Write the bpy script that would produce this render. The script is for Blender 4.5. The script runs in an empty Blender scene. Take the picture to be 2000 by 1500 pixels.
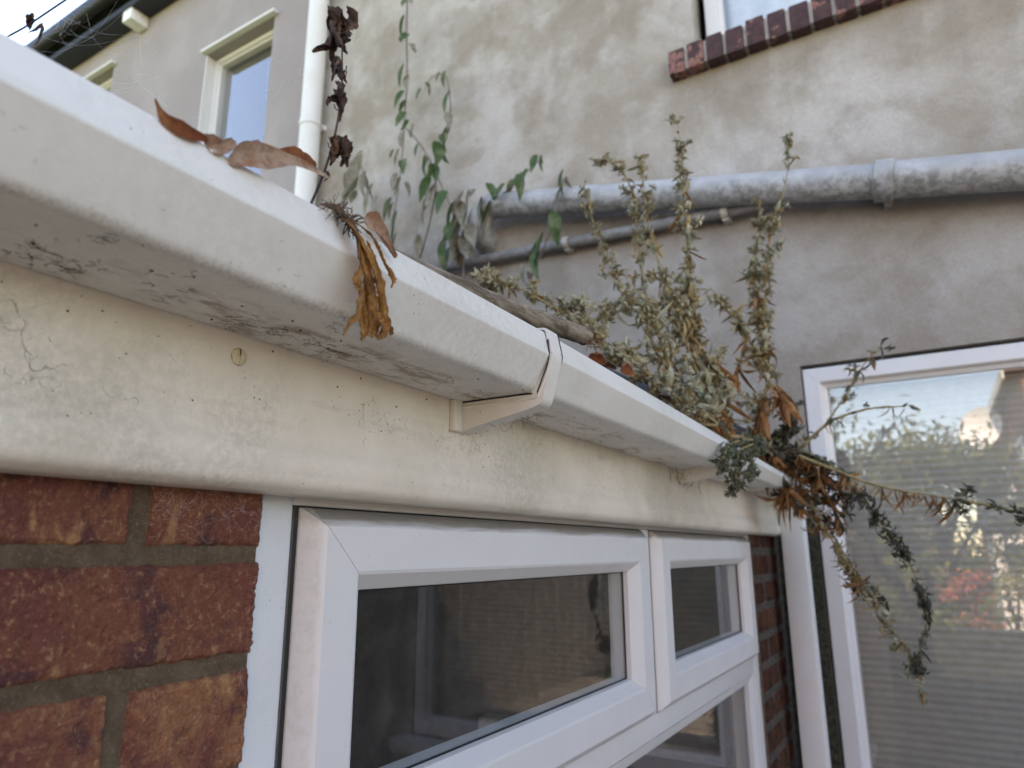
import bpy, bmesh, math, random
from mathutils import Vector, Matrix, noise
random.seed(7)
R = math.radians
sc = bpy.context.scene
# ------------------------------------------------------------------ camera
F, TH, PS, RO = 1345.0, .23925, .5412, -.00425          # focal length in px of the 2000 px frame, pitch, yaw, roll
_fw = Vector((-math.sin(PS)*math.cos(TH), math.cos(PS)*math.cos(TH), math.sin(TH)))
_r = Vector((math.cos(PS), math.sin(PS), 0)); _u = _r.cross(_fw)
_r, _u = _r*math.cos(RO)+_u*math.sin(RO), -_r*math.sin(RO)+_u*math.cos(RO)
cam = bpy.data.objects.new('camera', bpy.data.cameras.new('camera'))
sc.collection.objects.link(cam); sc.camera = cam
cam.matrix_world = Matrix(((_r.x, _u.x, -_fw.x, 0), (_r.y, _u.y, -_fw.y, 0), (_r.z, _u.z, -_fw.z, 0), (0, 0, 0, 1)))
cam.data.sensor_width = 36; cam.data.lens = F/2000*36
cam.data.clip_start = .02; cam.data.clip_end = 3000
cam.data.dof.use_dof = True; cam.data.dof.focus_distance = .62; cam.data.dof.aperture_fstop = 7.5
# ------------------------------------------------------------------ sky, sun, exposure
SUN_EL, SUN_AZ = R(50), R(-16)
w = bpy.data.worlds.new('World'); sc.world = w; w.use_nodes = True
nt = w.node_tree; bg = nt.nodes['Background']; sky = nt.nodes.new('ShaderNodeTexSky')
sky.sky_type = 'NISHITA'; sky.sun_disc = False; sky.sun_elevation = SUN_EL; sky.sun_rotation = SUN_AZ
sky.air_density = 1.0; sky.dust_density = .05; sky.ozone_density = 2.2
nt.links.new(sky.outputs[0], bg.inputs[0]); bg.inputs[1].default_value = .15
sun = bpy.data.objects.new('sun', bpy.data.lights.new('sun', 'SUN')); sc.collection.objects.link(sun)
sun.data.energy = 5; sun.data.angle = R(.5); sun.data.color = (1, .94, .86)
sd = Vector((math.sin(SUN_AZ)*math.cos(SUN_EL), math.cos(SUN_AZ)*math.cos(SUN_EL), math.sin(SUN_EL)))
sun.rotation_euler = sd.to_track_quat('Z', 'Y').to_euler()
vs = sc.view_settings
vs.view_transform = 'Standard'; vs.look = 'None'; vs.gamma = 1; vs.use_curve_mapping = False
vs.exposure = 2.46
try:
    vs.use_white_balance = True; vs.white_balance_temperature = 8700; vs.white_balance_tint = 18
except Exception: pass
sc.cycles.use_denoising = True
sc.cycles.max_bounces = 8; sc.cycles.transparent_max_bounces = 12

# ------------------------------------------------------------------ pixel helpers (photo pixel -> ray -> plane)
def ray(u, v): return (u-1000)*_r + (750-v)*_u + F*_fw
def PX(u, v, x): d = ray(u, v); return d*(x/d.x)
def PY(u, v, y): d = ray(u, v); return d*(y/d.y)
def PZ(u, v, z): d = ray(u, v); return d*(z/d.z)
# ------------------------------------------------------------------ mesh helpers
C = sc.collection
def tag(o, label=None, cat=None, group=None, kind=None):
    if label: o['label'] = label
    if cat: o['category'] = cat
    if group: o['group'] = group
    if kind: o['kind'] = kind
    return o
def thing(name, label, cat, loc=(0, 0, 0), group=None):
    o = bpy.data.objects.new(name, None); C.objects.link(o); o.location = loc
    o.empty_display_size = .05
    return tag(o, label, cat, group)
def mesh(name, V, Fc, mat, parent=None, uv=None, smooth=True, sharp=35):
    me = bpy.data.meshes.new(name); me.from_pydata([tuple(v) for v in V], [], Fc)
    if uv:
        l = me.uv_layers.new(name='UVMap')
        for lp in me.loops: l.data[lp.index].uv = uv[lp.vertex_index]
    me.update(); bm = bmesh.new(); bm.from_mesh(me); bmesh.ops.recalc_face_normals(bm, faces=bm.faces); bm.to_mesh(me); bm.free()
    if smooth:
        me.shade_smooth(); me.set_sharp_from_angle(angle=R(sharp))
    me.materials.append(mat); return link(name, me, parent)
def world_of(o):
    m = Matrix.Translation(o.location)
    return m if o.parent is None else world_of(o.parent) @ o.matrix_parent_inverse @ m
def link(name, me, parent=None):
    o = bpy.data.objects.new(name, me); C.objects.link(o)
    if parent is not None:
        o.parent = parent
        o.matrix_parent_inverse = world_of(parent).inverted()      # parts are written in world coordinates
    return o
BOXF = [(0, 1, 3, 2), (4, 6, 7, 5), (0, 4, 5, 1), (2, 3, 7, 6), (0, 2, 6, 4), (1, 5, 7, 3)]
def boxv(x0, x1, y0, y1, z0, z1): return [(x, y, z) for x in (x0, x1) for y in (y0, y1) for z in (z0, z1)]
class MB:
    def __init__(s): s.V = []; s.F = []
    def add(s, V, Fc):
        n = len(s.V); s.V += [tuple(v) for v in V]; s.F += [tuple(i+n for i in f) for f in Fc]; return s
    def box(s, *a): return s.add(boxv(*a), BOXF)
    def build(s, name, mat, parent=None, smooth=True, bevel=0, sharp=35):
        o = mesh(name, s.V, s.F, mat, parent, smooth=smooth, sharp=sharp)
        if bevel:
            bm = bmesh.new(); bm.from_mesh(o.data)
            bmesh.ops.bevel(bm, geom=list(bm.edges), offset=bevel, segments=2, affect='EDGES', profile=.6)
            bm.to_mesh(o.data); bm.free(); o.data.shade_smooth(); o.data.set_sharp_from_angle(angle=R(sharp))
        return o
def box(name, a, mat, parent=None, bevel=0): return MB().box(*a).build(name, mat, parent, smooth=bool(bevel), bevel=bevel)
def smoothpath(P, n):
    P = [Vector(p) for p in P]; out = []
    if len(P) < 3: return [P[0].lerp(P[-1], i/n) for i in range(n+1)]
    k = len(P)-1
    for i in range(n+1):
        t = i/n*k; s = min(int(t), k-1); t -= s
        p0, p1, p2, p3 = P[max(s-1, 0)], P[s], P[s+1], P[min(s+2, k)]
        out.append(.5*((2*p1)+(p2-p0)*t+(2*p0-5*p1+4*p2-p3)*t*t+(3*p1-p0-3*p2+p3)*t**3))
    return out
def tube(mb, P, rad, n=7, cap=True):
    P = [Vector(p) for p in P]; N = len(P); base = len(mb.V); prev = None
    for i, p in enumerate(P):
        t = (P[min(i+1, N-1)]-P[max(i-1, 0)]).normalized()
        a = (prev - t*prev.dot(t)) if prev is not None else t.orthogonal()
        if a.length < 1e-9: a = t.orthogonal()
        a.normalize(); b = t.cross(a); prev = a
        r = rad[i] if isinstance(rad, (list, tuple)) else rad
        for k in range(n):
            an = 2*math.pi*k/n; mb.V.append(tuple(p+(a*math.cos(an)+b*math.sin(an))*r))
    for i in range(N-1):
        for k in range(n):
            k2 = (k+1) % n
            mb.F.append((base+i*n+k, base+i*n+k2, base+(i+1)*n+k2, base+(i+1)*n+k))
    if cap and n > 2:
        mb.F.append(tuple(base+k for k in range(n))[::-1]); mb.F.append(tuple(base+(N-1)*n+k for k in range(n)))
    return mb
def fillet(P, rad, seg=5):
    """round the inner corners of a 2D polyline; rad: one radius per point"""
    out = []
    for i, p in enumerate(P):
        p = Vector(p)
        if i in (0, len(P)-1) or rad[i] <= 0: out.append(p); continue
        a = Vector(P[i-1])-p; b = Vector(P[i+1])-p
        d = min(rad[i], a.length*.44, b.length*.44); A = p+a.normalized()*d; B = p+b.normalized()*d
        out.append(p+a.normalized()*(d+.0004))        # support loops keep the flats flat
        for k in range(seg+1):
            t = k/seg; out.append(A*(1-t)**2+p*2*t*(1-t)+B*t*t)
        out.append(p+b.normalized()*(d+.0004))
    return out
def sweep_y(name, prof_at, ys, mat, parent=None, closed=True, sharp=30):
    """extrude an (x,z) profile along y; prof_at(y) -> list of points; uv = (y, arc length)"""
    V = []; uv = []; Fc = []
    for y in ys:
        pr = prof_at(y); s = 0; last = None
        for p in pr:
            if last is not None: s += (Vector(p)-last).length
            last = Vector(p); V.append((p[0], y, p[1])); uv.append((y, s))
    n = len(prof_at(ys[0]))
    for i in range(len(ys)-1):
        for k in range(n if closed else n-1):
            k2 = (k+1) % n; Fc.append((i*n+k, i*n+k2, (i+1)*n+k2, (i+1)*n+k))
    if closed:
        Fc.append(tuple(range(n))); Fc.append(tuple(range((len(ys)-1)*n, len(ys)*n)))
    return mesh(name, V, Fc, mat, parent, uv=uv, sharp=sharp)
# ------------------------------------------------------------------ material helpers
class M:
    def __init__(s, name, rough=.5, spec=.5):
        s.m = bpy.data.materials.new(name); s.m.use_nodes = True; s.t = s.m.node_tree; s.b = s.t.nodes['Principled BSDF']
        s.b.inputs['Roughness'].default_value = rough; s.b.inputs['Specular IOR Level'].default_value = spec
        s.pos = s.t.nodes.new('ShaderNodeNewGeometry').outputs['Position']
    def n(s, t): return s.t.nodes.new(t)
    def put(s, sock, v):
        if isinstance(v, bpy.types.NodeSocket): s.t.links.new(v, sock)
        elif isinstance(v, (tuple, list)) and len(v) == 3 and sock.type == 'RGBA': sock.default_value = (*v, 1)
        else: sock.default_value = v
    def map(s, scale=(1, 1, 1), off=(0, 0, 0), rot=(0, 0, 0), co=None):
        k = s.n('ShaderNodeMapping'); s.put(k.inputs[0], co or s.pos); k.inputs['Scale'].default_value = scale
        k.inputs['Location'].default_value = off; k.inputs['Rotation'].default_value = rot; return k.outputs[0]
    def noise(s, scale, detail=4, rough=.55, co=None, dist=0):
        k = s.n('ShaderNodeTexNoise'); s.put(k.inputs['Vector'], co or s.pos); k.inputs['Scale'].default_value = scale
        k.inputs['Detail'].default_value = detail; k.inputs['Roughness'].default_value = rough; k.inputs['Distortion'].default_value = dist
        return k.outputs[0]
    def vor(s, scale, co=None, feature='F1', rnd=1):
        k = s.n('ShaderNodeTexVoronoi'); s.put(k.inputs['Vector'], co or s.pos); k.inputs['Scale'].default_value = scale
        k.feature = feature; k.inputs['Randomness'].default_value = rnd; return k.outputs[0]
    def ramp(s, f, a, b, va=0., vb=1.):
        k = s.n('ShaderNodeMapRange'); s.put(k.inputs[0], f); k.interpolation_type = 'SMOOTHSTEP'
        for i, v in enumerate((a, b, va, vb)): k.inputs[1+i].default_value = v
        return k.outputs[0]
    def mix(s, f, a, b, mode='MIX'):
        k = s.n('ShaderNodeMix'); k.data_type = 'RGBA'; k.blend_type = mode
        s.put(k.inputs[0], f); s.put(k.inputs[6], a); s.put(k.inputs[7], b); return k.outputs[2]
    def math(s, op, a, b=0.):
        k = s.n('ShaderNodeMath'); k.operation = op; s.put(k.inputs[0], a); s.put(k.inputs[1], b); return k.outputs[0]
    def mul(s, *a):
        o = a[0]
        for b in a[1:]: o = s.math('MULTIPLY', o, b)
        return o
    def xyz(s, co=None):
        k = s.n('ShaderNodeSeparateXYZ'); s.put(k.inputs[0], co or s.pos); return k.outputs
    def uv(s): return s.n('ShaderNodeTexCoord').outputs['UV']
    def rnd(s): return s.n('ShaderNodeObjectInfo').outputs['Random']
    def col(s, c): s.put(s.b.inputs['Base Color'], c); return s
    def bump(s, h, st=.3, dist=.002, normal=None):
        k = s.n('ShaderNodeBump'); k.inputs['Strength'].default_value = st; k.inputs['Distance'].default_value = dist
        s.put(k.inputs['Height'], h)
        if normal: s.put(k.inputs['Normal'], normal)
        s.t.links.new(k.outputs[0], s.b.inputs['Normal']); return k.outputs[0]
    def rough(s, v): s.put(s.b.inputs['Roughness'], v); return s
def plain(name, c, rough=.5, spec=.5, var=.12, scale=30):
    m = M(name, rough, spec); nz = m.noise(scale, 5)
    m.col(m.mix(m.ramp(nz, .3, .7), [v*(1-var) for v in c], [min(1, v*(1+var)) for v in c])); m.bump(m.noise(scale*8, 3), .1, .0005)
    return m.m
def upvc(name, base, grime=(.20, .16, .11), film=.35, speck=1., seed=0, edge=None, under=None, top=None):
    """aged white plastic: dust film, dark specks, streaky smears; edge=(v0,v1) algae band, under=(v0,v1) stained band in arc length"""
    m = M(name, .42, .4); o = (seed*3.1, seed*1.7, seed*.9)
    p = m.map(off=o)
    broad = m.ramp(m.noise(7, 5, .6, p), .35, .75)
    c = m.mix(m.mul(broad, film), base, [b*.72*k for b, k in zip(base, (1, .96, .86))])
    smear = m.ramp(m.noise(1, 6, .7, m.map((34, 9, 60), o, (0, 0, .0))), .55, .8)
    c = m.mix(m.mul(smear, film*.5), c, grime)
    fine = m.ramp(m.noise(420, 4, .7, p), .56, .72)
    patch = m.ramp(m.noise(16, 4, .6, m.map(off=(o[0]+5, o[1], o[2]))), .42, .72)
    c = m.mix(m.mul(fine, patch, .38*speck), c, grime)
    gg = m.mul(m.ramp(m.noise(3.5, 5, .6, m.map(off=(o[0]+8, o[1], 1))), .45, .65), m.ramp(m.noise(150, 5, .8, p), .3, .65), film*.75)
    c = m.mix(gg, c, (.33, .32, .25))
    dots = m.ramp(m.vor(130, p), .06, .12, 1, 0); keep = m.ramp(m.noise(24, 2, .5, m.map(off=(o[0], o[1]+9, 0))), .52, .62)
    c = m.mix(m.mul(dots, keep, .85*min(1, speck)), c, (.05, .042, .03))
    yel = m.mul(m.ramp(m.vor(38, m.map(off=(o[0]+2, 0, 3))), .05, .09, 1, 0), m.ramp(m.noise(10, 2, .5, p), .52, .6))
    c = m.mix(m.mul(yel, .4*speck), c, (.42, .29, .10))
    if edge or under:
        v = m.xyz(m.uv())[1]
    if edge:
        mid, wd = edge
        band = m.ramp(m.math('ABSOLUTE', m.math('SUBTRACT', m.math('ADD', v, m.math('MULTIPLY', m.math('SUBTRACT', m.noise(28, 6, .75, p), .5), wd*2.2)), mid)), 0, wd, 1, 0)
        c = m.mix(m.mul(band, m.ramp(m.noise(520, 5, .8, p), .38, .66), m.ramp(m.noise(9, 3, .6, p), .3, .6, .45, 1.), .55), c, (.15, .13, .075))
    if under:
        a, b = under
        band = m.mul(m.ramp(v, a+.050, a+.056), m.ramp(v, b-.05, b-.01, 1, 0))
        st = m.mul(m.ramp(m.noise(1, 7, .72, m.map((80, 20, 80), o)), .46, .6), m.ramp(m.noise(13, 3, .6, m.map(off=(1, 2+seed, 5))), .45, .57))
        c = m.mix(m.mul(band, st, .8), c, (.20, .125, .07))
        c = m.mix(m.mul(band, m.ramp(m.noise(1, 6, .7, m.map((150, 60, 150), o)), .4, .7), .3), c, (.30, .275, .235))
    if top:      # dirt lodged on the upper bevel of the vents and along the hinge side
        x, y, z = m.xyz(); jit = m.math('MULTIPLY', m.math('SUBTRACT', m.noise(1, 5, .7, m.map((80, 7, 80))), .5), .02)
        c = m.mix(m.mul(m.ramp(m.math('ADD', z, jit), top-.004, top+.004), .8), c, (.215, .175, .125))
        c = m.mix(m.mul(m.ramp(m.math('ADD', y, m.math('MULTIPLY', m.noise(60, 4, .7), .006)), .4085, .4060), .6), c, m.mix(m.ramp(m.noise(90, 6, .75), .45, .62), (.58, .56, .525), (.50, .47, .43)))
    m.col(c); m.rough(m.ramp(broad, 0, 1, .36, .55))
    return m.m
def glass(name, tint=(.9, .94, .94), dirt=.05, refl=1.25):
    m = M(name, .0, .5); t = m.t
    out = t.nodes['Material Output']; g = m.n('ShaderNodeBsdfGlossy'); g.inputs['Roughness'].default_value = .012
    tr = m.n('ShaderNodeBsdfTransparent'); tr.inputs[0].default_value = (*tint, 1)
    fr = m.n('ShaderNodeFresnel'); gb = m.n('ShaderNodeNewGeometry'); m.put(fr.inputs[0], m.ramp(gb.outputs['Backfacing'], 0, 1, 1.52, 1/1.52))
    f2 = m.math('MINIMUM', m.math('MULTIPLY', fr.outputs[0], refl), 1.)
    mx = m.n('ShaderNodeMixShader'); m.put(mx.inputs[0], f2); t.links.new(tr.outputs[0], mx.inputs[1]); t.links.new(g.outputs[0], mx.inputs[2])
    df = m.n('ShaderNodeBsdfDiffuse'); df.inputs[0].default_value = (.5, .48, .44, 1)
    mx2 = m.n('ShaderNodeMixShader'); m.put(mx2.inputs[0], m.ramp(m.noise(40, 5, .7), .35, .8, dirt*.3, dirt*1.6))
    t.links.new(mx.outputs[0], mx2.inputs[1]); t.links.new(df.outputs[0], mx2.inputs[2]); t.links.new(mx2.outputs[0], out.inputs[0])
    return m.m
def leafmat(name, cols, rough=.6, scale=60, trans=.25, vein=0):
    m = M(name, rough, .25); a, b, c = cols
    k = m.mix(m.ramp(m.noise(scale, 3, .6), .38, .62), a, b); k = m.mix(m.mul(m.ramp(m.noise(scale*.4, 3, .6, m.map(off=(4, 4, 4))), .5, .68), .9), k, c)
    if vein: k = m.mix(m.mul(m.ramp(m.noise(1, 5, .7, m.map((240, 240, 240))), .45, .65), .5), k, [v*.4 for v in a])
    m.col(k); m.b.inputs['Subsurface Weight'].default_value = 0
    tl = m.n('ShaderNodeBsdfTranslucent'); m.put(tl.inputs[0], k); mx = m.n('ShaderNodeMixShader'); mx.inputs[0].default_value = trans
    m.t.links.new(m.b.outputs[0], mx.inputs[1]); m.t.links.new(tl.outputs[0], mx.inputs[2]); m.t.links.new(mx.outputs[0], m.t.nodes['Material Output'].inputs[0])
    m.bump(m.noise(scale*9, 4, .7), .5, .0008)
    return m.m
# ================================================================== materials
WHITE = (.63, .62, .605)
m_gutter = upvc('gutter_plastic', (.68, .665, .62), film=.36, speck=.7, seed=1, edge=(.1375, .008), under=(.0, .1375))
m_fascia = upvc('fascia_plastic', (.73, .665, .565), film=.7, speck=1.2, seed=2)
m_brack = upvc('bracket_plastic', (.67, .645, .59), film=.35, speck=1.0, seed=3)
m_frame = upvc('window_plastic', WHITE, film=.10, speck=.3, seed=4)
m_sash = upvc('vent_plastic', WHITE, film=.10, speck=.3, seed=4, top=.0245)
m_liner = upvc('frame_plastic', (.62, .63, .62), film=.2, speck=.5, seed=8)
m_pipewhite = upvc('downpipe_plastic', (.70, .69, .665), film=.2, speck=.6, seed=5)
m_black = plain('rubber_gasket', (.012, .012, .012), .6)
m_glass = glass('window_glass', dirt=.04); m_glass2 = glass('house_glass', dirt=.05, refl=4.4)
def brick_material(name, dark=1.):
    m = M(name, .93, .15); r = m.rnd()
    p = m.n('ShaderNodeVectorMath'); p.operation = 'ADD'; m.put(p.inputs[0], m.pos)
    cx = m.n('ShaderNodeCombineXYZ'); m.put(cx.inputs[0], m.math('MULTIPLY', r, 37.)); m.put(cx.inputs[2], m.math('MULTIPLY', r, 11.)); m.put(p.inputs[1], cx.outputs[0]); p = p.outputs[0]
    c = m.mix(m.ramp(r, .1, .9), (.22, .082, .05), (.31, .132, .068))
    c = m.mix(m.ramp(m.noise(16, 5, .6, p), .42, .62), c, (.185, .062, .048))
    c = m.mix(m.mul(m.ramp(m.noise(24, 4, .6, m.map(off=(3, 0, 7), co=p)), .52, .66), .85), c, (.085, .038, .042))
    c = m.mix(m.mul(m.ramp(m.noise(1, 5, .65, m.map((30, 30, 9), (1, 5, 2), co=p)), .56, .68), .75), c, (.50, .27, .12))
    g = m.noise(200, 9, .84, p)
    c = m.mix(m.mul(m.ramp(g, .52, .65), .65), c, (.55, .33, .17)); c = m.mix(m.mul(m.ramp(g, .35, .46, 1, 0), .75), c, (.06, .028, .024))
    c = m.mix(m.mul(m.ramp(m.noise(150, 4, .8, m.map(off=(9, 2, 1), co=p)), .66, .72), .6), c, (.52, .36, .22))
    m.col(m.mix(1., c, (dark, dark, dark), 'MULTIPLY'))
    h = m.math('ADD', m.noise(120, 6, .7, p), m.mul(m.noise(420, 4, .7, p), .7)); m.bump(h, 1., .006)
    return m.m
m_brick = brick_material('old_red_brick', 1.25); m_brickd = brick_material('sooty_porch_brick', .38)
m_mortar = M('mortar', .95, .1); _m = m_mortar
_m.col(_m.mix(_m.ramp(_m.noise(420, 4, .8), .54, .66), _m.mix(_m.ramp(_m.noise(60, 7, .75), .35, .65), (.16, .110, .070), (.24, .175, .115)), (.30, .25, .19))); _m.bump(_m.noise(260, 6, .8), 1., .006); m_mortar = _m.m
def render_wall():
    m = M('weathered_render', .92, .15); x, y, z = m.xyz()
    n1 = m.noise(1.7, 7, .62, m.map((1, 1, 1.1), rot=(0, .5, 0)), .4); n2 = m.noise(4.2, 6, .58, m.map((1, 1, 1.3), (3, 0, 1), (0, .6, 0)), .3)
    c = m.mix(m.ramp(n1, .36, .66), (.30, .26, .21), (.44, .41, .375))
    c = m.mix(m.mul(m.ramp(n2, .48, .72), .42), c, (.54, .525, .51)); c = m.mix(m.mul(m.ramp(n2, .34, .46, 1, 0), .5), c, (.27, .225, .17))
    st = m.ramp(m.noise(1, 6, .6, m.map((9, 9, 1.0), (2, 0, 0))), .48, .7)
    c = m.mix(m.mul(st, .35), c, (.27, .24, .20))
    # soot run-off: under the brick sill, under the soil pipe, and the damp lower wall
    low = m.ramp(m.math('ADD', z, m.math('MULTIPLY', m.noise(3, 5, .6), .5)), 1.2, 1.62, 1, 0)
    c = m.mix(m.mul(low, .38), c, (.27, .245, .21)); c = m.mix(m.mul(m.ramp(m.noise(3.1, 6, .65, m.map((1, 1, .8), (7, 0, 3))), .48, .62), .5), c, (.23, .19, .145))
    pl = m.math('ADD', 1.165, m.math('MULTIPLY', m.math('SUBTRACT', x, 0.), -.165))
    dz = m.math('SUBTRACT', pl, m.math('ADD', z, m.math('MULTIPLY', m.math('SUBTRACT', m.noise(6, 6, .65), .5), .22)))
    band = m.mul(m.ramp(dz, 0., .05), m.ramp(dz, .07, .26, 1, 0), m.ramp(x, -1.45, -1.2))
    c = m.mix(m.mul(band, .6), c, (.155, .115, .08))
    sb = m.mul(m.ramp(m.math('ADD', z, m.math('MULTIPLY', m.noise(1, 5, .6, m.map((14, 1, 2))), .55)), 1.72, 2.1), m.ramp(z, 1.86, 1.8, 0, 1), m.ramp(x, -.75, -.6))
    c = m.mix(m.mul(sb, .5), c, (.20, .165, .125))
    moss = m.mul(m.ramp(x, -.30, -.318), m.ramp(x, -.47, -.43), m.ramp(m.math('ADD', z, m.math('MULTIPLY', m.noise(9, 4), .2)), .32, .22))
    c = m.mix(moss, c, m.mix(m.ramp(m.noise(60, 4, .7), .4, .65), (.022, .021, .017), (.055, .06, .03)))
    wh = m.mul(m.ramp(m.noise(130, 5, .75), .62, .72), m.ramp(m.noise(4, 3), .5, .62)); c = m.mix(m.mul(wh, .2), c, (.6, .59, .57)); gr = m.noise(210, 6, .85); c = m.mix(m.mul(m.ramp(gr, .50, .66), .5), c, (.2, .17, .14)); c = m.mix(m.mul(m.ramp(gr, .46, .3), .4), c, (.66, .64, .6))
    ck = m.mul(m.ramp(m.vor(2.6, m.map((1, 1, .8), (.3, 0, .6), co=None), 'DISTANCE_TO_EDGE'), .006, .001), m.ramp(m.noise(2.2, 3), .5, .6)); c = m.mix(m.mul(ck, .0), c, (.14, .12, .1))
    m.col(c); m.bump(m.math('ADD', m.noise(14, 7, .65), m.math('MULTIPLY', m.noise(150, 5, .8), .22)), .6, .012); return m.m
m_render = render_wall()
m_nrender = M('smooth_mauve_render', .9, .15); _m = m_nrender
_m.col(_m.mix(_m.ramp(_m.noise(2.2, 6, .6), .35, .7), (.285, .25, .245), (.335, .30, .295))); _m.bump(_m.noise(90, 5, .7), .3, .004); m_nrender = _m.m
m_slate = plain('roof_slate', (.035, .038, .046), .6, .4, .4, 14)
m_dark = plain('dark_eaves_paint', (.014, .016, .026), .6)
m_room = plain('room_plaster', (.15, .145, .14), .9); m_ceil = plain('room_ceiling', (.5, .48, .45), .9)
m_blind = plain('blind_fabric', (.46, .42, .37), .8, .2, .06)
m_curtain = plain('net_curtain', (.72, .76, .80), .9, .1, .04)
def pipe_grey():
    m = M('weathered_soil_pipe', .42, .5); z = m.xyz()[2]
    nz = m.n('ShaderNodeSeparateXYZ'); g = m.n('ShaderNodeNewGeometry'); m.put(nz.inputs[0], g.outputs['Normal'])
    c = m.mix(m.ramp(m.noise(12, 5, .6), .35, .7), (.32, .32, .315), (.43, .43, .425))
    li = m.mul(m.ramp(m.noise(30, 9, .8), .44, .56), m.ramp(m.math('ADD', nz.outputs[2], m.math('MULTIPLY', m.noise(8, 3), .9)), 0.85, .0), m.ramp(m.noise(3.2, 3, .6, m.map(off=(2, 0, 0))), .3, .5))
    c = m.mix(m.mul(li, .6), c, (.075, .07, .05)); c = m.mix(m.mul(m.ramp(m.noise(220, 4, .7), .58, .68), .5), c, (.2, .19, .17))
    m.col(c); m.bump(m.noise(60, 5, .7), .2, .002); return m.m
m_pipe = pipe_grey(); m_thin = plain('grey_waste_plastic', (.21, .205, .20), .6, .3, .25, 30)
m_clip = plain('clip_plastic', (.48, .45, .39), .6)
m_stick = M('dead_wood', .85, .2); _m = m_stick
_m.col(_m.mix(_m.ramp(_m.noise(1, 6, .7, _m.map((120, 22, 120))), .38, .66), (.10, .075, .05), (.30, .245, .185))); _m.bump(_m.noise(1, 6, .7, _m.map((260, 40, 260))), .8, .002); m_stick = _m.m
m_drape = leafmat('dry_brown_leaf', ((.40, .205, .065), (.28, .125, .035), (.14, .06, .022)), .6, 130, .2, 1)
m_pale = leafmat('dry_pink_leaf', ((.44, .29, .20), (.34, .17, .09), (.52, .40, .31)), .55, 90, .3, 1)
m_rust = leafmat('dry_rust_leaf', ((.30, .095, .035), (.22, .06, .025), (.36, .17, .075)), .6, 90, .35, 1)
m_dead = leafmat('withered_leaf', ((.10, .058, .037), (.055, .032, .026), (.19, .105, .06)), .65, 150, .1, 1)
m_root = plain('dead_roots', (.10, .065, .045), .8, .2, .4, 300)
m_stalk = plain('dead_stalk', (.055, .036, .032), .7, .3, .3, 200)
m_wgreen = leafmat('wilting_leaf', ((.27, .255, .15), (.40, .375, .26), (.52, .50, .39)), .65, 70, .2)
m_wyel = leafmat('yellowing_leaf', ((.40, .30, .15), (.31, .24, .125), (.52, .42, .26)), .65, 70, .25)
m_wbrown = leafmat('dried_leaf', ((.36, .17, .06), (.24, .095, .035), (.43, .25, .11)), .65, 70, .25)
m_wgrey = leafmat('grey_green_leaf', ((.105, .13, .085), (.15, .17, .12), (.075, .08, .055)), .7, 70, .15)
m_wdark = leafmat('blackened_leaf', ((.055, .055, .04), (.10, .10, .07), (.035, .03, .025)), .7, 70, .12)
m_wstem = plain('weed_stalk', (.26, .20, .09), .7, .2, .3, 90)
m_vine = leafmat('vine_leaf', ((.05, .10, .03), (.08, .13, .045), (.17, .19, .095)), .5, 30, .3)
m_vdead = leafmat('dead_vine_leaf', ((.20, .19, .13), (.27, .25, .19), (.16, .12, .08)), .7, 40, .2)
m_vstem = plain('vine_stalk', (.16, .125, .115), .7, .2, .2, 60)
m_grass = plain('lawn_grass', (.075, .105, .03), .9, .1, .4, 6); m_pave = plain('patio_paving', (.44, .385, .32), .9, .1, .2, 3)
m_tree1 = leafmat('sunlit_tree_leaf', ((.12, .15, .035), (.20, .19, .05), (.07, .10, .03)), .6, 3, .35)
m_tree2 = leafmat('dark_tree_leaf', ((.045, .065, .025), (.07, .085, .03), (.03, .04, .02)), .6, 3, .25)
m_redleaf = leafmat('red_shrub_leaf', ((.42, .12, .07), (.34, .09, .05), (.5, .2, .12)), .6, 6, .3)
m_bark = plain('tree_bark', (.11, .085, .06), .9, .1, .3, 20)
m_fbrick = M('far_house_brick', .9, .1); _m = m_fbrick
_b = _m.n('ShaderNodeTexBrick'); _m.put(_b.inputs['Vector'], _m.map((1, 1, 1), rot=(R(90), 0, R(90)))); _b.inputs['Scale'].default_value = 4.4
_b.inputs['Color1'].default_value = (.36, .14, .07, 1); _b.inputs['Color2'].default_value = (.26, .095, .05, 1); _b.inputs['Mortar'].default_value = (.4, .35, .3, 1); _m.col(_b.outputs[0]); m_fbrick = _m.m
m_paint = plain('white_paint', (.8, .8, .79), .5); m_dish = plain('dish_enamel', (.74, .74, .73), .4)
m_roof = plain('red_roof_tile', (.16, .075, .05), .8, .2, .3, 5)

# ================================================================== setting
D = 2.35; GZ = -1.85
g = mesh('ground', [(-300, -300, GZ), (300, -300, GZ), (300, 300, GZ), (-300, 300, GZ)], [(0, 1, 2, 3)], m_grass, smooth=False); tag(g, kind='structure')
g = box('patio', (-.43, 3.88, -5.2, D, GZ+.004, GZ+.05), m_pave); tag(g, kind='structure')

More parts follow.
